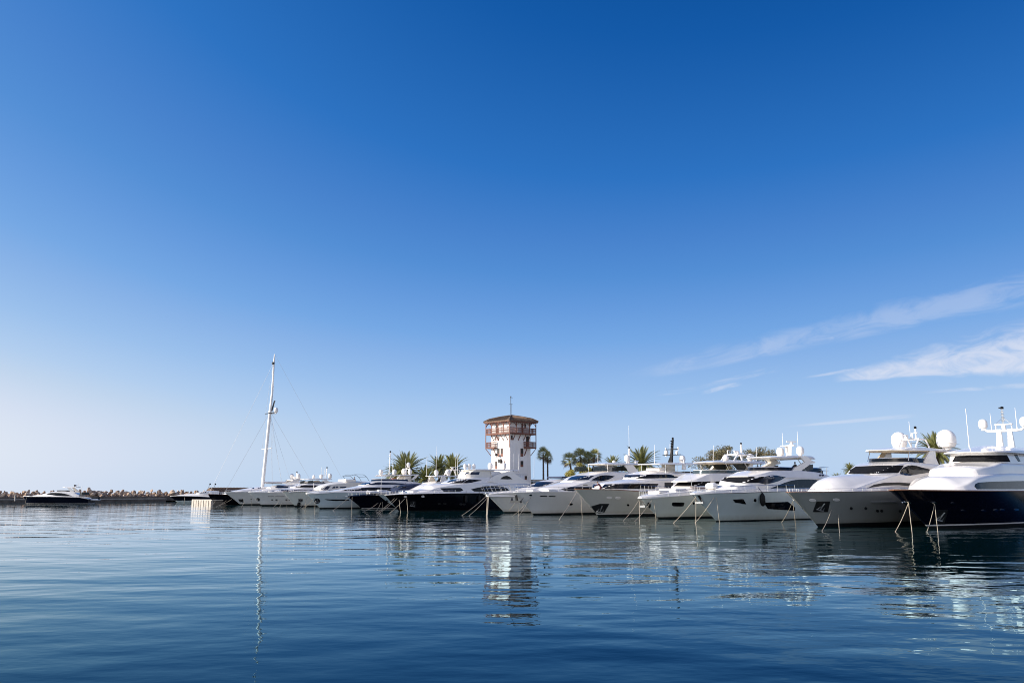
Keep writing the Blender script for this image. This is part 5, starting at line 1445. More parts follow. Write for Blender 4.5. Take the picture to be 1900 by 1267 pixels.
mb = MB(); mb.box((L_*.62, 1.0, 2.5), (2.4, 1.6, 1.0)); mb.build('dormer', M['stucco'], hb, 0)

# low flat roofed pavilion beside the tower
p = at_depth(1016, 905, 172)
pv = empty('pavilion', (p.x-1.5, p.y, QZ), math.atan2(AFT.y, AFT.x)-R(40), 'low flat roofed grey pavilion with pale roof edge beside the tower', 'building')
z1 = at_depth(1000, 890, 172).z-QZ
mb = MB(); mb.box((1.5, 2, z1/2-.2), (13.5, 6, z1-.4)); mb.build('wall', M['dark_wall'], pv, 0)
mb = MB(); mb.box((1.5, 2, z1-.1), (15.5, 7.4, .32)); mb.build('roof', M['pale_concrete'], pv, 0)
for i in range(4):
    mb = MB(); mb.box((-3.6+i*3.3, -1.03, z1/2-.1), (2.4, .08, z1-1.2)); mb.build('window', M['glass'], pv, 0)

# ================================================================== control tower
TD = 165.0
tc = at_depth(946.3, 930, TD)
TW = Boat('harbour_tower', 'tall white harbour control tower with red brown timber galleries and tiled roof', 'tower', None, origin=Vector((tc.x, tc.y, 0)))
# local frame: X along the shaded face (AFT), -Y towards the camera; near corner at origin, body goes +X and +Y
WX, WY = 5.65, 6.15
def tz(px, py):          # height of a pixel at the near corner depth
    return at_depth(px, py, TD).z
ZG0, ZG1 = tz(946, 804), tz(946, 793)      # gallery floor / rail top
ZE, ZA = tz(946, 780.7), tz(946, 768.8)+.15
ZL0, ZL1 = tz(946, 829.5), tz(946, 818.5)
mb = MB()
# gently flared body: straight shaft, slightly wider at the foot
def ringxy(g): return [(-g, -g), (WX+g, -g), (WX+g, WY+g), (-g, WY+g)]
zs_ = [(QZ-1, .16), (QZ+3, .06), (ZL0-1.5, 0), (ZE+.1, 0)]
for z, g in zs_:
    for x, y in ringxy(g): mb.v.append((x, y, z))
for i in range(len(zs_)-1):
    for k in range(4): mb.f.append((i*4+k, i*4+(k+1) % 4, i*4+4+(k+1) % 4, i*4+4+k))
mb.f.append((12, 13, 14, 15))
TW.put(mb, 'wall', 'stucco', 10); TW.reg('wall', mb)
OV = .82
G = [(-OV, -OV), (WX+OV, -OV), (WX+OV, WY+OV), (-OV, WY+OV)]
# roof: low hip with a softer lower slope, rows of tiles as ribs
EO = 1.2
cx, cy = WX/2, WY/2
def rr(g, z): return [(-g, -g, z), (WX+g, -g, z), (WX+g, WY+g, z), (-g, WY+g, z)]
rings = [rr(EO, ZE-.05), rr(EO, ZE+.14), rr(.3, ZE+.72), rr(-1.2, ZE+1.15), rr(-2.75, ZA)]
mb = MB()
for g in rings: mb.v.extend(g)
for i in range(len(rings)-1):
    for k in range(4): mb.f.append((i*4+k, i*4+(k+1) % 4, i*4+4+(k+1) % 4, i*4+4+k))
mb.f.append((3, 2, 1, 0)); mb.f.append((16, 17, 18, 19))
def lerp3(a, b_, t): return tuple(a[i]+(b_[i]-a[i])*t for i in range(3))
for k in range(4):
    n = 20
    for j in range(n+1):
        t = j/n
        pts = []
        for g in rings[1:]:
            a, c2 = Vector(g[k]), Vector(g[(k+1) % 4])
            e0 = Vector(rings[1][k]).lerp(Vector(rings[1][(k+1) % 4]), t)
            # run straight up the slope: project e0's along-eave coordinate, clip at the hips
            dvec = (c2-a); Ln = dvec.length
            if Ln < .01: break
            s_ = (e0-a).dot(dvec)/Ln
            if s_ < -.01 or s_ > Ln+.01:
                break
            p = a+dvec*(s_/Ln); p.z += .03; pts.append(p)
        if len(pts) >= 2: mb.tube(pts, .085, 6)
for k in range(4):
    mb.tube([Vector(g[k])+Vector((0, 0, .05)) for g in rings[1:]], .12, 6)
TW.put(mb, 'roof', 'tile', 30)
# eave boards and galleries
mb = MB()
for k in range(4):
    a = rr(EO-.1, ZE-.12)[k]; c2 = rr(EO-.1, ZE-.12)[(k+1) % 4]; mb.bar(a, c2, .1, .12)
    a = (*G[k], ZE-.2); c2 = (*G[(k+1) % 4], ZE-.2); mb.bar(a, c2, .14, .16)
for k in range(4):
    a, c2 = Vector((*rr(EO, 0)[k][:2], ZE-.1)), Vector((*rr(EO, 0)[(k+1) % 4][:2], ZE-.1))
    inw = Vector((cx, cy, ZE))-(a+c2)/2; inw.z = 0; inw.normalize()
    for j in range(1, 16):
        p = a.lerp(c2, j/16); mb.bar(p, p+inw*1.15+Vector((0, 0, .1)), .1, .12)
TW.put(mb, 'eave_timber', 'wood_red', 10)
def gallery(name, segs, z0, z1, posts):
    """segs: plan polylines at the outer edge; floor slabs given separately"""
    mb = MB()
    for a, c2 in segs:
        a3, c3 = Vector((*a, 0)), Vector((*c2, 0)); Ln = (c3-a3).length
        for z in (z0+.12, z1-.02): mb.bar((a[0], a[1], z), (c2[0], c2[1], z), .12, .12)
        mb.bar((a[0], a[1], (z0+z1)/2+.15), (c2[0], c2[1], (z0+z1)/2+.15), .06, .06)
        n = int(Ln/.2)
        for j in range(n+1):
            p = a3.lerp(c3, j/n); mb.bar((p.x, p.y, z0+.1), (p.x, p.y, z1), .05, .05)
    TW.put(mb, name, 'wood_red', 10)
gallery('gallery_railing', [(G[k], G[(k+1) % 4]) for k in range(4)], ZG0, ZG1, None)
mb = MB()
for (x0, x1, y0, y1) in ((-OV, WX+OV, -OV, .02), (-OV, WX+OV, WY-.02, WY+OV), (-OV, .02, .02, WY-.02), (WX-.02, WX+OV, .02, WY-.02)):
    mb.box(((x0+x1)/2, (y0+y1)/2, ZG0-.02), (x1-x0, y1-y0, .18))
TW.put(mb, 'gallery_floor', 'wood_red', 10)
def wallpts(k, f):       # point at fraction f along gallery side k
    a, c2 = Vector(G[k]), Vector(G[(k+1) % 4]); return a.lerp(c2, f)
NB = 4
for k in range(4):
    inw = Vector((cx, cy))-(Vector(G[k])+Vector(G[(k+1) % 4]))/2; inw.normalize()
    along = (Vector(G[(k+1) % 4])-Vector(G[k])).normalized()
    for j in range(NB):
        q = wallpts(k, j/NB)
        mb = MB()
        zb = ZL0 if j == 0 else ZG0
        mb.bar((q.x, q.y, zb-.1), (q.x, q.y, ZE-.2), .13, .13)
        # curved braces under the eave beam
        for sg in ((1,) if j == 0 else (-1, 1)):
            e = q+along*sg*.75
            mb.tube([(q.x, q.y, ZE-1.05), (q.x+along.x*sg*.28, q.y+along.y*sg*.28, ZE-.55), (e.x, e.y, ZE-.3)], .06, 5)
        if j == 0:
            pv_ = wallpts((k-1) % 4, 1-.75/(WY+2*OV))
            mb.tube([(q.x, q.y, ZE-1.05), ((q.x+pv_.x)/2, (q.y+pv_.y)/2, ZE-.55), (pv_.x, pv_.y, ZE-.3)], .06, 5)
        TW.put(mb, 'gallery_post', 'wood_red', 20)
    mb = MB()
    for f in (.22, .42, .62, .8):
        q = wallpts(k, f); w_ = q+inw*OV
        mb.bar((q.x, q.y, ZG0-.1), (w_.x+inw.x*.05, w_.y+inw.y*.05, ZG0-1.35), .12, .12)
    TW.put(mb, 'gallery_strut', 'wood_red', 20)
# lower corner balconies at the two side corners (X+,Y-) and (X-,Y+)
def corner_balcony(sx):
    l1, l2 = 2.1, 2.3
    if sx > 0:
        X1, Y0 = WX+OV, -OV
        segs = [((X1-l1-OV+.2, Y0), (X1, Y0)), ((X1, Y0), (X1, Y0+l2+OV-.2)), ((X1-l1-OV+.2, Y0), (X1-l1-OV+.2, 0)), ((X1, Y0+l2+OV-.2), (WX, Y0+l2+OV-.2))]
        fl = [(X1-l1-OV+.2, X1, Y0, .02), (WX-.02, X1, .02, Y0+l2+OV-.2)]
        st = [((X1, Y0), (WX, 0)), ((X1-l1-OV+.4, Y0), (X1-l1-OV+.4, 0)), ((X1, Y0+l2+.8), (WX, Y0+l2+.8))]
    else:
        X0, Y1 = -OV, WY+OV
        segs = [((X0, Y1-l1-OV+.2), (X0, Y1)), ((X0, Y1), (X0+l2+OV-.2, Y1)), ((X0, Y1-l1-OV+.2), (0, Y1-l1-OV+.2)), ((X0+l2+OV-.2, Y1), (X0+l2+OV-.2, WY))]
        fl = [(X0, .02, Y1-l1-OV+.2, Y1), (.02, X0+l2+OV-.2, WY-.02, Y1)]
        st = [((X0, Y1), (0, WY)), ((X0, Y1-l1-OV+.4), (0, Y1-l1-OV+.4)), ((X0+l2+.8, Y1), (X0+l2+.8, WY))]
    gallery('balcony_railing', segs, ZL0, ZL1, None)
    mb = MB()
    for x0, x1, y0, y1 in fl: mb.box(((x0+x1)/2, (y0+y1)/2, ZL0-.02), (x1-x0, y1-y0, .16))
    TW.put(mb, 'balcony_floor', 'wood_red', 10)
    mb = MB()
    for a, w_ in st: mb.bar((a[0], a[1], ZL0-.1), (w_[0], w_[1], ZL0-1.6), .13, .13)
    TW.put(mb, 'balcony_strut', 'wood_red', 10)
corner_balcony(1); corner_balcony(-1)
def zt(x, y): return (840+x/5.76, 700+y/5.76)
def twin(x0, x1, y0, y1, name='window', mat='wood_red', pane='shadow_interior'):
    q = [zt(x0, y0), zt(x1, y0), zt(x1, y1), zt(x0, y1)]
    o = TW.patch('wall', q, name, mat, False, out=.05)
    if o is not None and pane:
        m = 2.2
        TW.patch('wall', [zt(x0+m, y0+m), zt(x1-m, y0+m), zt(x1-m, y0+(y1-y0)*.62), zt(x0+m, y0+(y1-y0)*.62)], 'pane', pane, False, out=.07, parent=o)
    return o
for a in ((455, 468, 635, 676), (478, 492, 634, 674), (478, 501, 757, 847), (512, 536, 757, 847), (455, 475, 898, 978), (511, 523, 868, 916), (545, 556, 892, 930),
          (620, 639, 620, 668), (724, 753, 758, 846), (724, 753, 892, 956)): twin(*a)
twin(783, 813, 628, 738, 'door'); twin(769, 792, 1052, 1092, 'door'); twin(460, 490, 497, 598, 'door')
twin(734, 750, 497, 590, 'door'); twin(765, 781, 498, 546)
mb = MB()
p_, q_ = TW.c(*zt(497, 905), 0), None
h = TW.cast(*zt(495, 880), ['wall'])
if h:
    P = h[0]; mb.tube([P, P+Vector((-.6, 0, .3)), P+Vector((-.7, 0, .9))], .06, 6); mb.lathe([(.1, 0), (.3, .05), (.36, .25), (.05, .5)], P+Vector((-.7, 0, .8)), 10)
    mb.box(P+Vector((-.25, -.6, -.3)), (.5, .7, .6))
    TW.put(mb, 'wall_lamp', 'dark_steel', 30)
mb = MB(); zr = ZA-.1
mb.tube([(cx, cy, zr), (cx, cy, zr+3.9)], .06, 6)
mb.tube([(cx+.25, cy, zr), (cx+.25, cy, zr+2.6)], .03, 5); mb.tube([(cx-.3, cy+.25, zr+2.5), (cx+.3, cy-.25, zr+2.5)], .035, 5); mb.tube([(cx-.2, cy, zr+3.9), (cx+.3, cy-.3, zr+3.9)], .03, 5)
mb.lathe([(.06, 0), (.12, .05), (.12, .3), (.05, .35)], (cx, cy, zr+3.9), 8)
TW.put(mb, 'antenna_mast', 'dark_steel', 40)

# ================================================================== palms and trees
def date_palm_meshes(seed, n_fr=58, L=3.0):
    r = random.Random(seed)
    mb = MB()
    for i in range(n_fr):
        az = i*2.39996+r.uniform(-.2, .2)
        u = i/n_fr
        el = R(84-112*u**.85+r.uniform(-9, 9))           # upright in the middle, drooping below
        ln = L*r.uniform(.82, 1.08)*(.85 if u < .15 else 1)
        droop = (.35+.55*u)*r.uniform(.8, 1.2)
        d = Vector((math.cos(az)*math.cos(el), math.sin(az)*math.cos(el), math.sin(el)))
        p = Vector((math.cos(az)*.12, math.sin(az)*.12, 0)); n = 13
        pts = [p.copy()]
        for k in range(n):
            d = (d+Vector((0, 0, -droop*.13*(k/n+.3)))).normalized()
            p = p+d*ln/n; pts.append(p.copy())
        mb.tube(pts, .028, 3, .006, cap=False)
        for k in range(1, len(pts)):
            dr = (pts[k]-pts[k-1]).normalized()
            side = dr.cross(Vector((0, 0, 1)))
            if side.length < .05: side = Vector((math.cos(az+1.57), math.sin(az+1.57), 0))
            side.normalize(); up = side.cross(dr)
            t = k/len(pts)
            for sub in (0, .5):
                c0 = pts[k-1].lerp(pts[k], sub)
                ll = ln*.17*(math.sin(PI*min(1, .18+t*.86))**.6)*r.uniform(.85, 1.1)
                for sg in (-1, 1):
                    e = c0+side*sg*ll*.80+dr*ll*.55+up*ll*.22+Vector((0, 0, -.06*ll))
                    w = dr*.065
                    mb.v.extend([tuple(c0-w), tuple(c0+w), tuple(e)]); q = len(mb.v); mb.f.append((q-3, q-2, q-1))
    return mb.mesh('crown', M['date_leaf'], 0, False)

def fan_palm_meshes(seed, n_fr=46, pet=.85, rad=.8):
    r = random.Random(seed)
    mb = MB(); dd = MB()
    for i in range(n_fr):
        u = i/n_fr
        az = i*2.39996+r.uniform(-.2, .2)
        el = R(82-128*u**.85+r.uniform(-9, 9))
        d = Vector((math.cos(az)*math.cos(el), math.sin(az)*math.cos(el), math.sin(el)))
        B_ = dd if u > .84 else mb
        L_ = pet*r.uniform(.85, 1.15)
        tip = d*L_+Vector((0, 0, -.1*u))
        B_.tube([(0, 0, 0), tuple(d*L_*.5+Vector((0, 0, .03))), tuple(tip)], .022, 3, .015, cap=False)
        side = d.cross(Vector((0, 0, 1)))
        if side.length < .1: side = Vector((1, 0, 0))
        side.normalize(); side = (Matrix.Rotation(r.uniform(-.6, .6), 3, d) @ side).normalized(); up = side.cross(d).normalized()
        nseg = 13
        for k in range(nseg):
            a = R(-88+176*k/(nseg-1))
            v = (d*math.cos(a)+side*math.sin(a)).normalized()
            q = (-d*math.sin(a)+side*math.cos(a)).normalized()
            ln = rad*r.uniform(.8, 1.1)*(1-.18*abs(a)/1.8)
            m = tip+v*ln*.55+up*.05; e = tip+v*ln+Vector((0, 0, -.22*ln*r.uniform(.4, 1.2)))
            w = q*.05
            o = len(B_.v); B_.v.extend([tuple(tip), tuple(m-w), tuple(e), tuple(m+w)]); B_.f.append((o, o+1, o+2, o+3))
    return mb.mesh('crown', M['fan_leaf'], 0, False), dd.mesh('dead_fronds', M['dead_leaf'], 0, False)

def trunk_mb(h, r0, r1, lean=(0, 0), seed=0):
    r = random.Random(seed); mb = MB(); pts = []; rr_ = []
    n = max(6, int(h/.35))
    for i in range(n+1):
        t = i/n
        pts.append((lean[0]*t*t, lean[1]*t*t, h*t)); rr_.append((r0+(r1-r0)*t)*(1+(.07 if i % 2 else -.05))*(1.25 if i == 0 else 1))
    mb.tube(pts, rr_, 10)
    return mb
DATE = [date_palm_meshes(11, 84), date_palm_meshes(12, 72), date_palm_meshes(13, 96)]
FAN = [fan_palm_meshes(21, 30, .8, 1.15), fan_palm_meshes(22, 34, .8, 1.15)]
def palm(kind, px, py, dep, size, label, group, var=0, lean=(0, 0), tr=.24, rot=0, sk=1.0):
    size *= 1.38 if kind == 'date' else 1.12
    c0 = at_depth(px, py, dep)
    name = 'date_palm' if kind == 'date' else 'fan_palm'
    h = c0.z-QZ
    t = empty(name, (c0.x-lean[0], c0.y-lean[1], QZ), 0, label, 'palm tree', group)
    trunk_mb(h, tr*1.15, tr*.8, lean, int(px)).build('trunk', M['bark'], t, 60)
    meshes = [DATE[var]] if kind == 'date' else list(FAN[var])
    for me in meshes:
        o = bpy.data.objects.new(me.name.split('.')[0], me); COL.objects.link(o); o.parent = t
        o.location = (lean[0], lean[1], h); o.rotation_euler = (0, 0, rot); o.scale = (size*sk, size*sk, size)
    return t
G1, G2 = 'date palms along the quay', 'fan palms along the quay'
palm('date', 754, 874, 178, 1.3, 'tall bushy date palm behind the long low sport yacht', G1, 2, rot=.3, tr=.3)
palm('date', 735, 881, 182, .8, 'smaller date palm tucked against the tall bushy one', G1, 1, rot=1.0)
palm('date', 790, 890, 176, .95, 'low arching date palm between the sport yacht arch and cream hardtop', G1, 1, rot=2.0, tr=.3)
palm('date', 815, 868, 186, .9, 'round headed date palm rising behind the wedge bow yacht hardtop', G1, 0, rot=.5)
palm('date', 839, 872, 180, 1.1, 'spiky upright date palm beside the harbour tower, behind the cream hardtop', G1, 2, rot=1.7, tr=.3)
palm('fan', 1008, 843, 172, 1.0, 'tall slim fan palm beside the tower, the fuller of a pair', G2, 0, tr=.2, rot=.4, sk=.82)
palm('fan', 1016, 849, 174, .9, 'tall slim fan palm beside the tower, the lower of a pair', G2, 1, tr=.19, rot=1.4, sk=.72)
palm('fan', 1056, 854, 168, .98, 'leaning fan palm over the yellow shrub, farthest from the radar mast', G2, 0, (-.9, 0), tr=.22, rot=2.2)
palm('fan', 1077, 848, 170, 1.15, 'dense fan palm in the middle of the clump above the yellow shrub', G2, 1, tr=.24, rot=.9)
palm('fan', 1092, 851, 173, .95, 'dark fan palm tucked behind the middle of the clump', G2, 0, tr=.22, rot=3.0)
palm('fan', 1103, 846, 169, .92, 'leggy open fan palm at the hardtop end of the clump', G2, 1, (.7, 0), tr=.2, rot=1.9)
palm('date', 1137, 863, 165, .62, 'low young date palm peeking over the eye windowed yacht hardtop', G1, 1, rot=.8)
palm('date', 1190, 862, 150, 1.0, 'large arching date palm behind the radar of the eye windowed yacht', G1, 0, rot=.2, tr=.3)
palm('date', 1737, 838, 122, .92, 'arching date palm behind the hardtop with two large domes', G1, 2, rot=2.6, tr=.3)
palm('date', 1577, 872, 150, .40, 'small dark bushy palm head above the grey yacht coachroof', G1, 0, rot=1.2)
palm('date', 1553, 888, 150, .34, 'tiny dark palm tuft showing beside the grey yacht coachroof', G1, 1, rot=.1)

def leaf_cloud(clumps, n, size, seed, hollow=.0):
    r = random.Random(seed); mb = MB()
    for (c, rad, w) in clumps:
        for _ in range(int(n*w)):
            while True:
                q = Vector((r.uniform(-1, 1), r.uniform(-1, 1), r.uniform(-1, 1)))
                if hollow < q.length < 1: break
            p = Vector(c)+Vector((q.x*rad[0], q.y*rad[1], q.z*rad[2]))
            a = Vector((r.gauss(0, 1), r.gauss(0, 1), r.gauss(0, 1))).normalized()
            b_ = a.cross(Vector((r.gauss(0, 1), r.gauss(0, 1), r.gauss(0, 1)))).normalized()
            s = size*r.uniform(.6, 1.4)
            o = len(mb.v)
            mb.v.extend([tuple(p-a*s), tuple(p+b_*s*.45), tuple(p+a*s), tuple(p-b_*s*.45)]); mb.f.append((o, o+1, o+2, o+3))
    return mb

def limb_tree(name, label, base, H, spread, seed, leaf, leaf_n, leaf_s, tr=.28, cat='tree', group=None, depth=5, first=.3, rad=.75):
    r = random.Random(seed)
    t = empty(name, base, 0, label, cat, group)
    mb = MB(); tips = []
    def grow(p, d, ln, rad_, lev):
        pts = [p]; n = 4
        for i in range(n):
            d = (d+Vector((r.gauss(0, .13), r.gauss(0, .13), r.gauss(0, .06)+.03))).normalized()
            pts.append(pts[-1]+d*ln/n)
        mb.tube(pts, rad_, 6 if lev < 2 else 4, rad_*.62)
        if lev >= depth:
            tips.append(pts[-1]); return
        if lev >= 2: tips.append(pts[2])
        for k in range(3 if lev < 2 else r.choice((2, 3))):
            a = r.uniform(0, 2*PI); s = spread*r.uniform(.6, 1.15)
            nd = (d+Vector((math.cos(a)*s, math.sin(a)*s, r.uniform(-.15, .3)))).normalized()
            grow(pts[-1], nd, ln*r.uniform(.62, .82), rad_*.6, lev+1)
    grow(Vector((0, 0, 0)), Vector((0, 0, 1)), H*first, tr, 0)
    mz = max(p.z for p in tips); k = H/mz
    mb.v = [(x, y, z*k) for x, y, z in mb.v]
    mb.build('trunk', M['twig'], t, 60)
    cl = [((p.x, p.y, p.z*k), (rad, rad, rad*.7), r.choice((.3, .8, 1, 1.6))) for p in tips]
    leaf_cloud(cl, leaf_n, leaf_s, seed+1).build('crown', M[leaf], t, 0, False)
    return t
c0 = at_depth(1352, 905, 150)
limb_tree('broadleaf_tree', 'sparse olive grey broadleaf tree, the wider crowned of two behind the cream hardtop', (c0.x, c0.y, QZ), at_depth(1352, 826, 150).z-QZ, 1.15, 7, 'tree_leaf', 30, .11, .3, group='sparse trees behind the hardtops', rad=.62)
c0 = at_depth(1404, 905, 154)
limb_tree('broadleaf_tree', 'sparse olive grey broadleaf tree, the smaller crowned of two behind the cream hardtop', (c0.x, c0.y, QZ), at_depth(1404, 831, 154).z-QZ, .75, 19, 'tree_leaf', 28, .11, .24, group='sparse trees behind the hardtops', rad=.55)
c0 = at_depth(1318, 905, 152)
limb_tree('broadleaf_tree', 'low sparse olive grey shrubby tree showing above the black mast yacht hardtop end', (c0.x, c0.y, QZ), at_depth(1318, 848, 152).z-QZ, .8, 31, 'tree_leaf', 28, .11, .2, group='sparse trees behind the hardtops', rad=.55)
c0 = at_depth(1075, 905, 162)
bt = limb_tree('shrub', 'large yellow green shrub below the fan palm clump', (c0.x, c0.y, QZ), at_depth(1075, 862, 162).z-QZ, 1.0, 43, 'bush_leaf', 90, .12, .15, cat='shrub', rad=.7)

# ================================================================== people
def skin_body(name, joints, edges, mat, parent, sub=2):
    me = bpy.data.meshes.new(name)
    me.from_pydata([j[0] for j in joints], edges, [])
    o = bpy.data.objects.new(name, me); COL.objects.link(o)
    m = o.modifiers.new('skin', 'SKIN'); m.use_smooth_shade = True
    for i, j in enumerate(joints):
        sv = me.skin_vertices[0].data[i]
        sv.radius = (j[1], j[2] if len(j) > 2 else j[1])
        sv.use_root = (i == 0)
    s = o.modifiers.new('sub', 'SUBSURF'); s.levels = sub; s.render_levels = sub
    dg = bpy.context.evaluated_depsgraph_get()
    me2 = bpy.data.meshes.new_from_object(o.evaluated_get(dg))
    me2.name = name
    bpy.data.objects.remove(o); bpy.data.meshes.remove(me)
    me2.materials.clear(); me2.materials.append(mat)
    me2.polygons.foreach_set('use_smooth', [True]*len(me2.polygons))
    o2 = bpy.data.objects.new(name, me2); COL.objects.link(o2); o2.parent = parent
    return o2

def person(loc, rz, label, pose, top, legs, group=None):
    """local: +X is the way the person faces"""
    t = empty('person', loc, rz, label, 'person', group)
    if pose == 'sit':
        hip = Vector((0, 0, .12)); kn = [Vector((.42, s*.13, .42)) for s in (-1, 1)]; an = [Vector((.62, s*.12, .06)) for s in (-1, 1)]; lean = .15
    elif pose == 'bend':
        hip = Vector((-.1, 0, .80)); kn = [Vector((.05, s*.13, .45)) for s in (-1, 1)]; an = [Vector((-.05, s*.13, .06)) for s in (-1, 1)]; lean = .75
    else:
        hip = Vector((0, 0, .92)); kn = [Vector((.03, s*.11, .49)) for s in (-1, 1)]; an = [Vector((-.02, s*.12, .07)) for s in (-1, 1)]; lean = .05
    ux_ = Vector((math.sin(lean), 0, math.cos(lean)))
    ch = hip+ux_*.32; nk = hip+ux_*.52; hd = nk+Vector((math.sin(lean*.6)*.13+.02, 0, .15))
    sh = [nk-ux_*.04+Vector((0, s*.19, 0)) for s in (-1, 1)]
    if pose == 'stand':
        el = [sh[i]+Vector((.03, s*.06, -.28)) for i, s in enumerate((-1, 1))]; ha = [el[i]+Vector((.13, -s*.02, -.20)) for i, s in enumerate((-1, 1))]
    else:
        el = [sh[i]+Vector((.16, s*.05, -.22)) for i, s in enumerate((-1, 1))]; ha = [el[i]+Vector((.22, -s*.05, -.05)) for i, s in enumerate((-1, 1))]
    J = [(hip, .13, .10), (ch, .14, .10), (nk, .055), (hd-Vector((0, 0, .03)), .085, .075), (hd+Vector((0, 0, .08)), .085, .075)]
    Ed = [(0, 1), (1, 2), (2, 3), (3, 4)]
    for i in range(2):
        b0 = len(J)
        J += [(sh[i], .055), (el[i], .042), (ha[i], .03), (ha[i]+(ha[i]-el[i]).normalized()*.09, .032, .018), (ha[i]+(ha[i]-el[i]).normalized()*.16, .02, .012)]
        Ed += [(1, b0), (b0, b0+1), (b0+1, b0+2), (b0+2, b0+3), (b0+3, b0+4)]
        b1 = len(J); s = (-1, 1)[i]
        J += [(hip+Vector((.01, s*.09, -.05)), .085), (kn[i], .062), (an[i], .042), (an[i]+Vector((.15, 0, -.04)), .04, .028)]
        Ed += [(0, b1), (b1, b1+1), (b1+1, b1+2), (b1+2, b1+3)]
    skin_body('body', J, Ed, M['skin'], t)
    # clothing shells
    J = [(hip+ux_*.02, .155, .125), (ch, .165, .125), (nk-ux_*.02, .075)]; Ed = [(0, 1), (1, 2)]
    for i in range(2):
        b0 = len(J); J += [(sh[i], .07), (el[i], .058), (el[i].lerp(ha[i], .75), .045)]; Ed += [(1, b0), (b0, b0+1), (b0+1, b0+2)]
    skin_body('shirt', J, Ed, M[top], t)
    J = [(hip, .15, .12)]; Ed = []
    for i in range(2):
        b0 = len(J); s = (-1, 1)[i]
        J += [(hip+Vector((.01, s*.09, -.05)), .10), (kn[i], .08), (kn[i].lerp(an[i], .85), .06)]; Ed += [(0, b0), (b0, b0+1), (b0+1, b0+2)]
    skin_body('trousers', J, Ed, M[legs], t)
    mb = MB(); mb.lathe([(.07, -.02), (.098, .02), (.10, .07), (.085, .12), (.05, .155), (.01, .165)], hd+Vector((-.015, 0, .03)), 14); mb.build('hair', M['hair'], t, 60)
    mb = MB(); mb.lathe([(.012, -.02), (.02, 0), (.008, .03)], hd+Vector((.085, 0, .0)), 8)
    for s in (-1, 1): mb.lathe([(.004, -.03), (.018, 0), (.004, .03)], hd+Vector((0, s*.085, .0)), 8)
    mb.build('face_detail', M['skin'], t, 60)
    mb = MB()
    for s in (-1, 1): mb.lathe([(.004, -.01), (.011, 0), (.004, .01)], hd+Vector((.078, s*.03, .035)), 8)
    mb.box(hd+Vector((.082, 0, -.045)), (.01, .05, .01)); mb.build('eyes_and_mouth', M['hair'], t, 60)
    return t
az = math.atan2(AFT.y, AFT.x)
def on(bt_, px, off, z):
    x, _ = bt_.c(px, 905, off); return bt_.world((x, -off, z))
person(on(beige_y, 1113.5, .6, 3.02), az+2.4, 'person in dark red clothes bending on the foredeck of the beige grey yacht', 'bend', 'red_cloth', 'red_cloth')
person(on(sky_y, 1479, 0, 5.85), az+2.9, 'dark clothed person seated under the swept arch hardtop', 'sit', 'black_cloth', 'black_cloth')
person(on(slant, 658, -.2, 5.30), az+3.0, 'dark clothed person seated on the cream flybridge beside the folded bimini frame', 'sit', 'black_cloth', 'black_cloth')
person(on(navy2, 752, -.9, 2.95), az+2.2, 'dark shirted crew member standing on the covered navy yacht deck, nearer its antenna', 'stand', 'black_cloth', 'canvas_dark', 'crew standing behind the black bow')
person(on(navy2, 763, -.9, 2.95), az+1.2, 'crew member in dark shirt and pale trousers standing beside the black bow', 'stand', 'black_cloth', 'pale_cloth', 'crew standing behind the black bow')

# ================================================================== sky, sun, camera
SUN_AZ = math.radians(-168.0)     # direction towards the sun in the XY plane
SUN_EL = math.radians(22.0)
w = bpy.data.worlds.new('World'); SC.world = w; w.use_nodes = True
nt = w.node_tree; bg = nt.nodes['Background']
sky = nt.nodes.new('ShaderNodeTexSky'); sky.sky_type = 'NISHITA'; sky.sun_disc = False
sky.sun_elevation = SUN_EL
sky.sun_rotation = (math.pi/2-SUN_AZ) % (2*math.pi)
sky.altitude = 0; sky.air_density = 1.5; sky.dust_density = .2; sky.ozone_density = 2.0
def mth(op, a, b_=None, c=None, clamp=False):
    n = nt.nodes.new('ShaderNodeMath'); n.operation = op; n.use_clamp = clamp
    for i, v in enumerate((a, b_, c)):
        if v is None: continue
        if isinstance(v, (int, float)): n.inputs[i].default_value = v
        else: nt.links.new(v, n.inputs[i])
    return n.outputs[0]
def smooth(v, a, b_):
    n = nt.nodes.new('ShaderNodeMapRange'); n.interpolation_type = 'SMOOTHSTEP'
    nt.links.new(v, n.inputs[0]); n.inputs[1].default_value = a; n.inputs[2].default_value = b_
    return n.outputs[0]
tc_ = nt.nodes.new('ShaderNodeTexCoord'); sep = nt.nodes.new('ShaderNodeSeparateXYZ')
nt.links.new(tc_.outputs['Generated'], sep.inputs[0])
yy = mth('MAXIMUM', sep.outputs[1], .05)
U = mth('DIVIDE', sep.outputs[0], yy); V = mth('DIVIDE', sep.outputs[2], yy)
front = mth('GREATER_THAN', sep.outputs[1], .06)
def uv(px, py):
    d_ = ray(px, py); return (d_.x/d_.y, d_.z/d_.y)
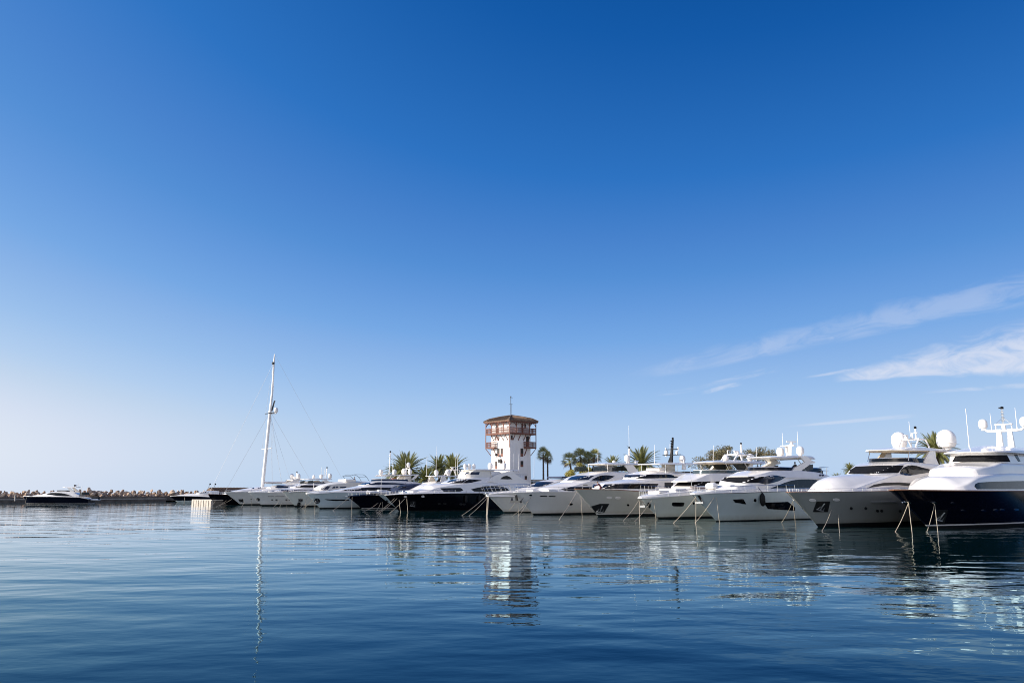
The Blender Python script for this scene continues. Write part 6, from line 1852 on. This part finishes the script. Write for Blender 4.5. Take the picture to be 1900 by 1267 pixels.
def streak(p0, p1, w0, w1, soft0, soft1, scale, st, thr, gain, seed, lower_sharp=1.0):
    """cirrus streak from p0 to p1 (pixels): half width w0..w1 (in tangent units), fibrous noise along it"""
    a = Vector(uv(*p0)); c2 = Vector(uv(*p1)); d_ = c2-a; Ln = d_.length; d_.normalize(); n_ = Vector((-d_.y, d_.x))
    s_ = mth('ADD', mth('MULTIPLY', mth('SUBTRACT', U, a.x), d_.x), mth('MULTIPLY', mth('SUBTRACT', V, a.y), d_.y))
    t_ = mth('ADD', mth('MULTIPLY', mth('SUBTRACT', U, a.x), n_.x), mth('MULTIPLY', mth('SUBTRACT', V, a.y), n_.y))
    cb = nt.nodes.new('ShaderNodeCombineXYZ'); nt.links.new(mth('MULTIPLY', s_, scale), cb.inputs[0]); nt.links.new(mth('MULTIPLY', t_, scale*st), cb.inputs[1]); cb.inputs[2].default_value = seed
    nz = nt.nodes.new('ShaderNodeTexNoise'); nz.inputs['Scale'].default_value = 1; nz.inputs['Detail'].default_value = 8; nz.inputs['Roughness'].default_value = .62
    nz.inputs['Distortion'].default_value = 1.1
    nt.links.new(cb.outputs[0], nz.inputs['Vector'])
    sn = mth('DIVIDE', s_, Ln)
    wd = mth('ADD', w0, mth('MULTIPLY', mth('MAXIMUM', sn, 0), w1-w0))
    wd = mth('MULTIPLY', wd, mth('ADD', .45, mth('MULTIPLY', nz.outputs[0], 1.1)))
    up_ = mth('DIVIDE', mth('MAXIMUM', t_, 0), wd); dn = mth('DIVIDE', mth('MAXIMUM', mth('MULTIPLY', t_, -1), 0), mth('MULTIPLY', wd, lower_sharp))
    pr_ = mth('SUBTRACT', 1, smooth(mth('ADD', up_, dn), .25, 1.0))
    al = mth('MULTIPLY', smooth(sn, -soft0, soft0), mth('SUBTRACT', 1, smooth(sn, 1-soft1, 1+soft1)))
    nn = smooth(nz.outputs[0], thr, thr+.38)
    return mth('MULTIPLY', mth('MULTIPLY', mth('MULTIPLY', pr_, al), nn), gain)
cl = None
for spec in (((1225, 690), (1990, 522), .015, .036, .10, .02, 11, 3.6, .24, .34, 1.0, .6),
             ((1480, 640), (1960, 520), .012, .026, .2, .02, 18, 3.5, .38, .42, 4.0, .6),
             ((1570, 703), (1990, 664), .012, .066, .07, .02, 15, 2.6, .22, .95, 7.3, .34),
             ((1310, 716), (1434, 686), .004, .006, .25, .2, 22, 4, .36, .42, 2.1, .8),
             ((1310, 728), (1370, 712), .004, .005, .2, .15, 16, 4, .30, .55, 9.7, .8),
             ((1220, 732), (1290, 722), .004, .005, .2, .2, 16, 4, .34, .4, 5.5, .8),
             ((1510, 698), (1590, 686), .002, .004, .3, .1, 16, 4, .30, .6, 3.3, .8),
             ((1740, 726), (1960, 712), .003, .006, .2, .1, 9, 5, .30, .6, 6.1, .8),
             ((1480, 790), (1690, 772), .002, .004, .2, .1, 9, 5, .30, .45, 8.8, .8)):
    m_ = streak(*spec); cl = m_ if cl is None else mth('MAXIMUM', cl, m_)
cl = mth('MULTIPLY', cl, front)
# photographic response of the clear sky: per channel contrast plus the pale layer of air near the horizon
SKY_K = .10
EXPO = .55                       # exposed for the shaded hulls
DIM = 2**-EXPO
BACK_FILL = (.35, .295, .22)  # extra radiance added behind the camera to brighten the shaded hulls
sc_ = nt.nodes.new('ShaderNodeSeparateColor'); nt.links.new(sky.outputs[0], sc_.inputs[0])
cc = nt.nodes.new('ShaderNodeCombineColor')
zn = mth('MAXIMUM', sep.outputs[2], 0)
air = mth('POWER', math.e, mth('DIVIDE', mth('MULTIPLY', zn, -1), .18))
lum = mth('LOGARITHM', mth('MAXIMUM', mth('MULTIPLY', sc_.outputs[2], SKY_K), .001), math.e)
tone = mth('ADD', mth('ADD', mth('MULTIPLY', lum, .288), .6846), mth('ADD', mth('MULTIPLY', air, .6152), mth('MULTIPLY', sep.outputs[0], -.123)), clamp=True)
def s2l(c): return c/12.92/255 if c <= 10 else ((c/255+.055)/1.055)**2.4
rp = ramp(nt, tone, [(g/255, (s2l(r_), s2l(g), s2l(b_))) for r_, g, b_ in ((8, 76, 150), (21, 90, 168), (46, 115, 194), (72, 131, 205), (84, 143, 213), (102, 155, 221), (118, 168, 228), (136, 178, 231), (155, 192, 236), (178, 206, 239), (192, 213, 238), (213, 224, 242), (228, 235, 245), (240, 243, 247))])
se = nt.nodes.new('ShaderNodeSeparateColor'); nt.links.new(rp.outputs[0], se.inputs[0])
ch_ = list(se.outputs)
# added fill glow in the unseen sky behind the camera, lifts the shaded hulls
back_fill = mth('MULTIPLY', smooth(mth('MULTIPLY', sep.outputs[1], -1), .05, .6), mth('SUBTRACT', 1, smooth(sep.outputs[2], .45, .95)))
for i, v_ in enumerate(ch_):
    v2 = mth('ADD', mth('MULTIPLY', v_, DIM), mth('MULTIPLY', back_fill, BACK_FILL[i]))
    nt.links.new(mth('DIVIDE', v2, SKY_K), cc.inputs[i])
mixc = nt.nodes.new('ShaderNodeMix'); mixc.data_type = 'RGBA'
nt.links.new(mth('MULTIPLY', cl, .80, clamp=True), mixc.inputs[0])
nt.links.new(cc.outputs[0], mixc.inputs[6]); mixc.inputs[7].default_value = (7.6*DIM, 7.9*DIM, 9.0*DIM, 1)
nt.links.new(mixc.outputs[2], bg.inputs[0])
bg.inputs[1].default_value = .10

sl = bpy.data.lights.new('sun', 'SUN'); sl.energy = 5.0; sl.angle = R(.5); sl.color = (1.0, .94, .87)
so = bpy.data.objects.new('sun', sl); COL.objects.link(so)
to_sun = Vector((math.cos(SUN_AZ)*math.cos(SUN_EL), math.sin(SUN_AZ)*math.cos(SUN_EL), math.sin(SUN_EL)))
so.rotation_euler = to_sun.to_track_quat('Z', 'Y').to_euler()

cam = bpy.data.cameras.new('camera'); co = bpy.data.objects.new('camera', cam); COL.objects.link(co)
cam.sensor_width = 36; cam.sensor_fit = 'HORIZONTAL'; cam.lens = 28; cam.clip_start = .1; cam.clip_end = 60000
co.location = CAM; co.rotation_euler = (PI/2+TH, 0, 0)
SC.camera = co
SC.view_settings.view_transform = 'Standard'; SC.view_settings.look = 'None'; SC.view_settings.exposure = EXPO; SC.view_settings.gamma = 1
SC.render.engine = 'CYCLES'
SC.cycles.max_bounces = 8; SC.cycles.use_denoising = True
SC.cycles.filter_width = 1.0; SC.cycles.sample_clamp_indirect = 4; SC.cycles.blur_glossy = 2.0
try:
    SC.cycles.denoiser = 'OPENIMAGEDENOISE'; SC.cycles.denoising_input_passes = 'RGB_ALBEDO_NORMAL'; SC.cycles.denoising_prefilter = 'ACCURATE'
except Exception:
    pass
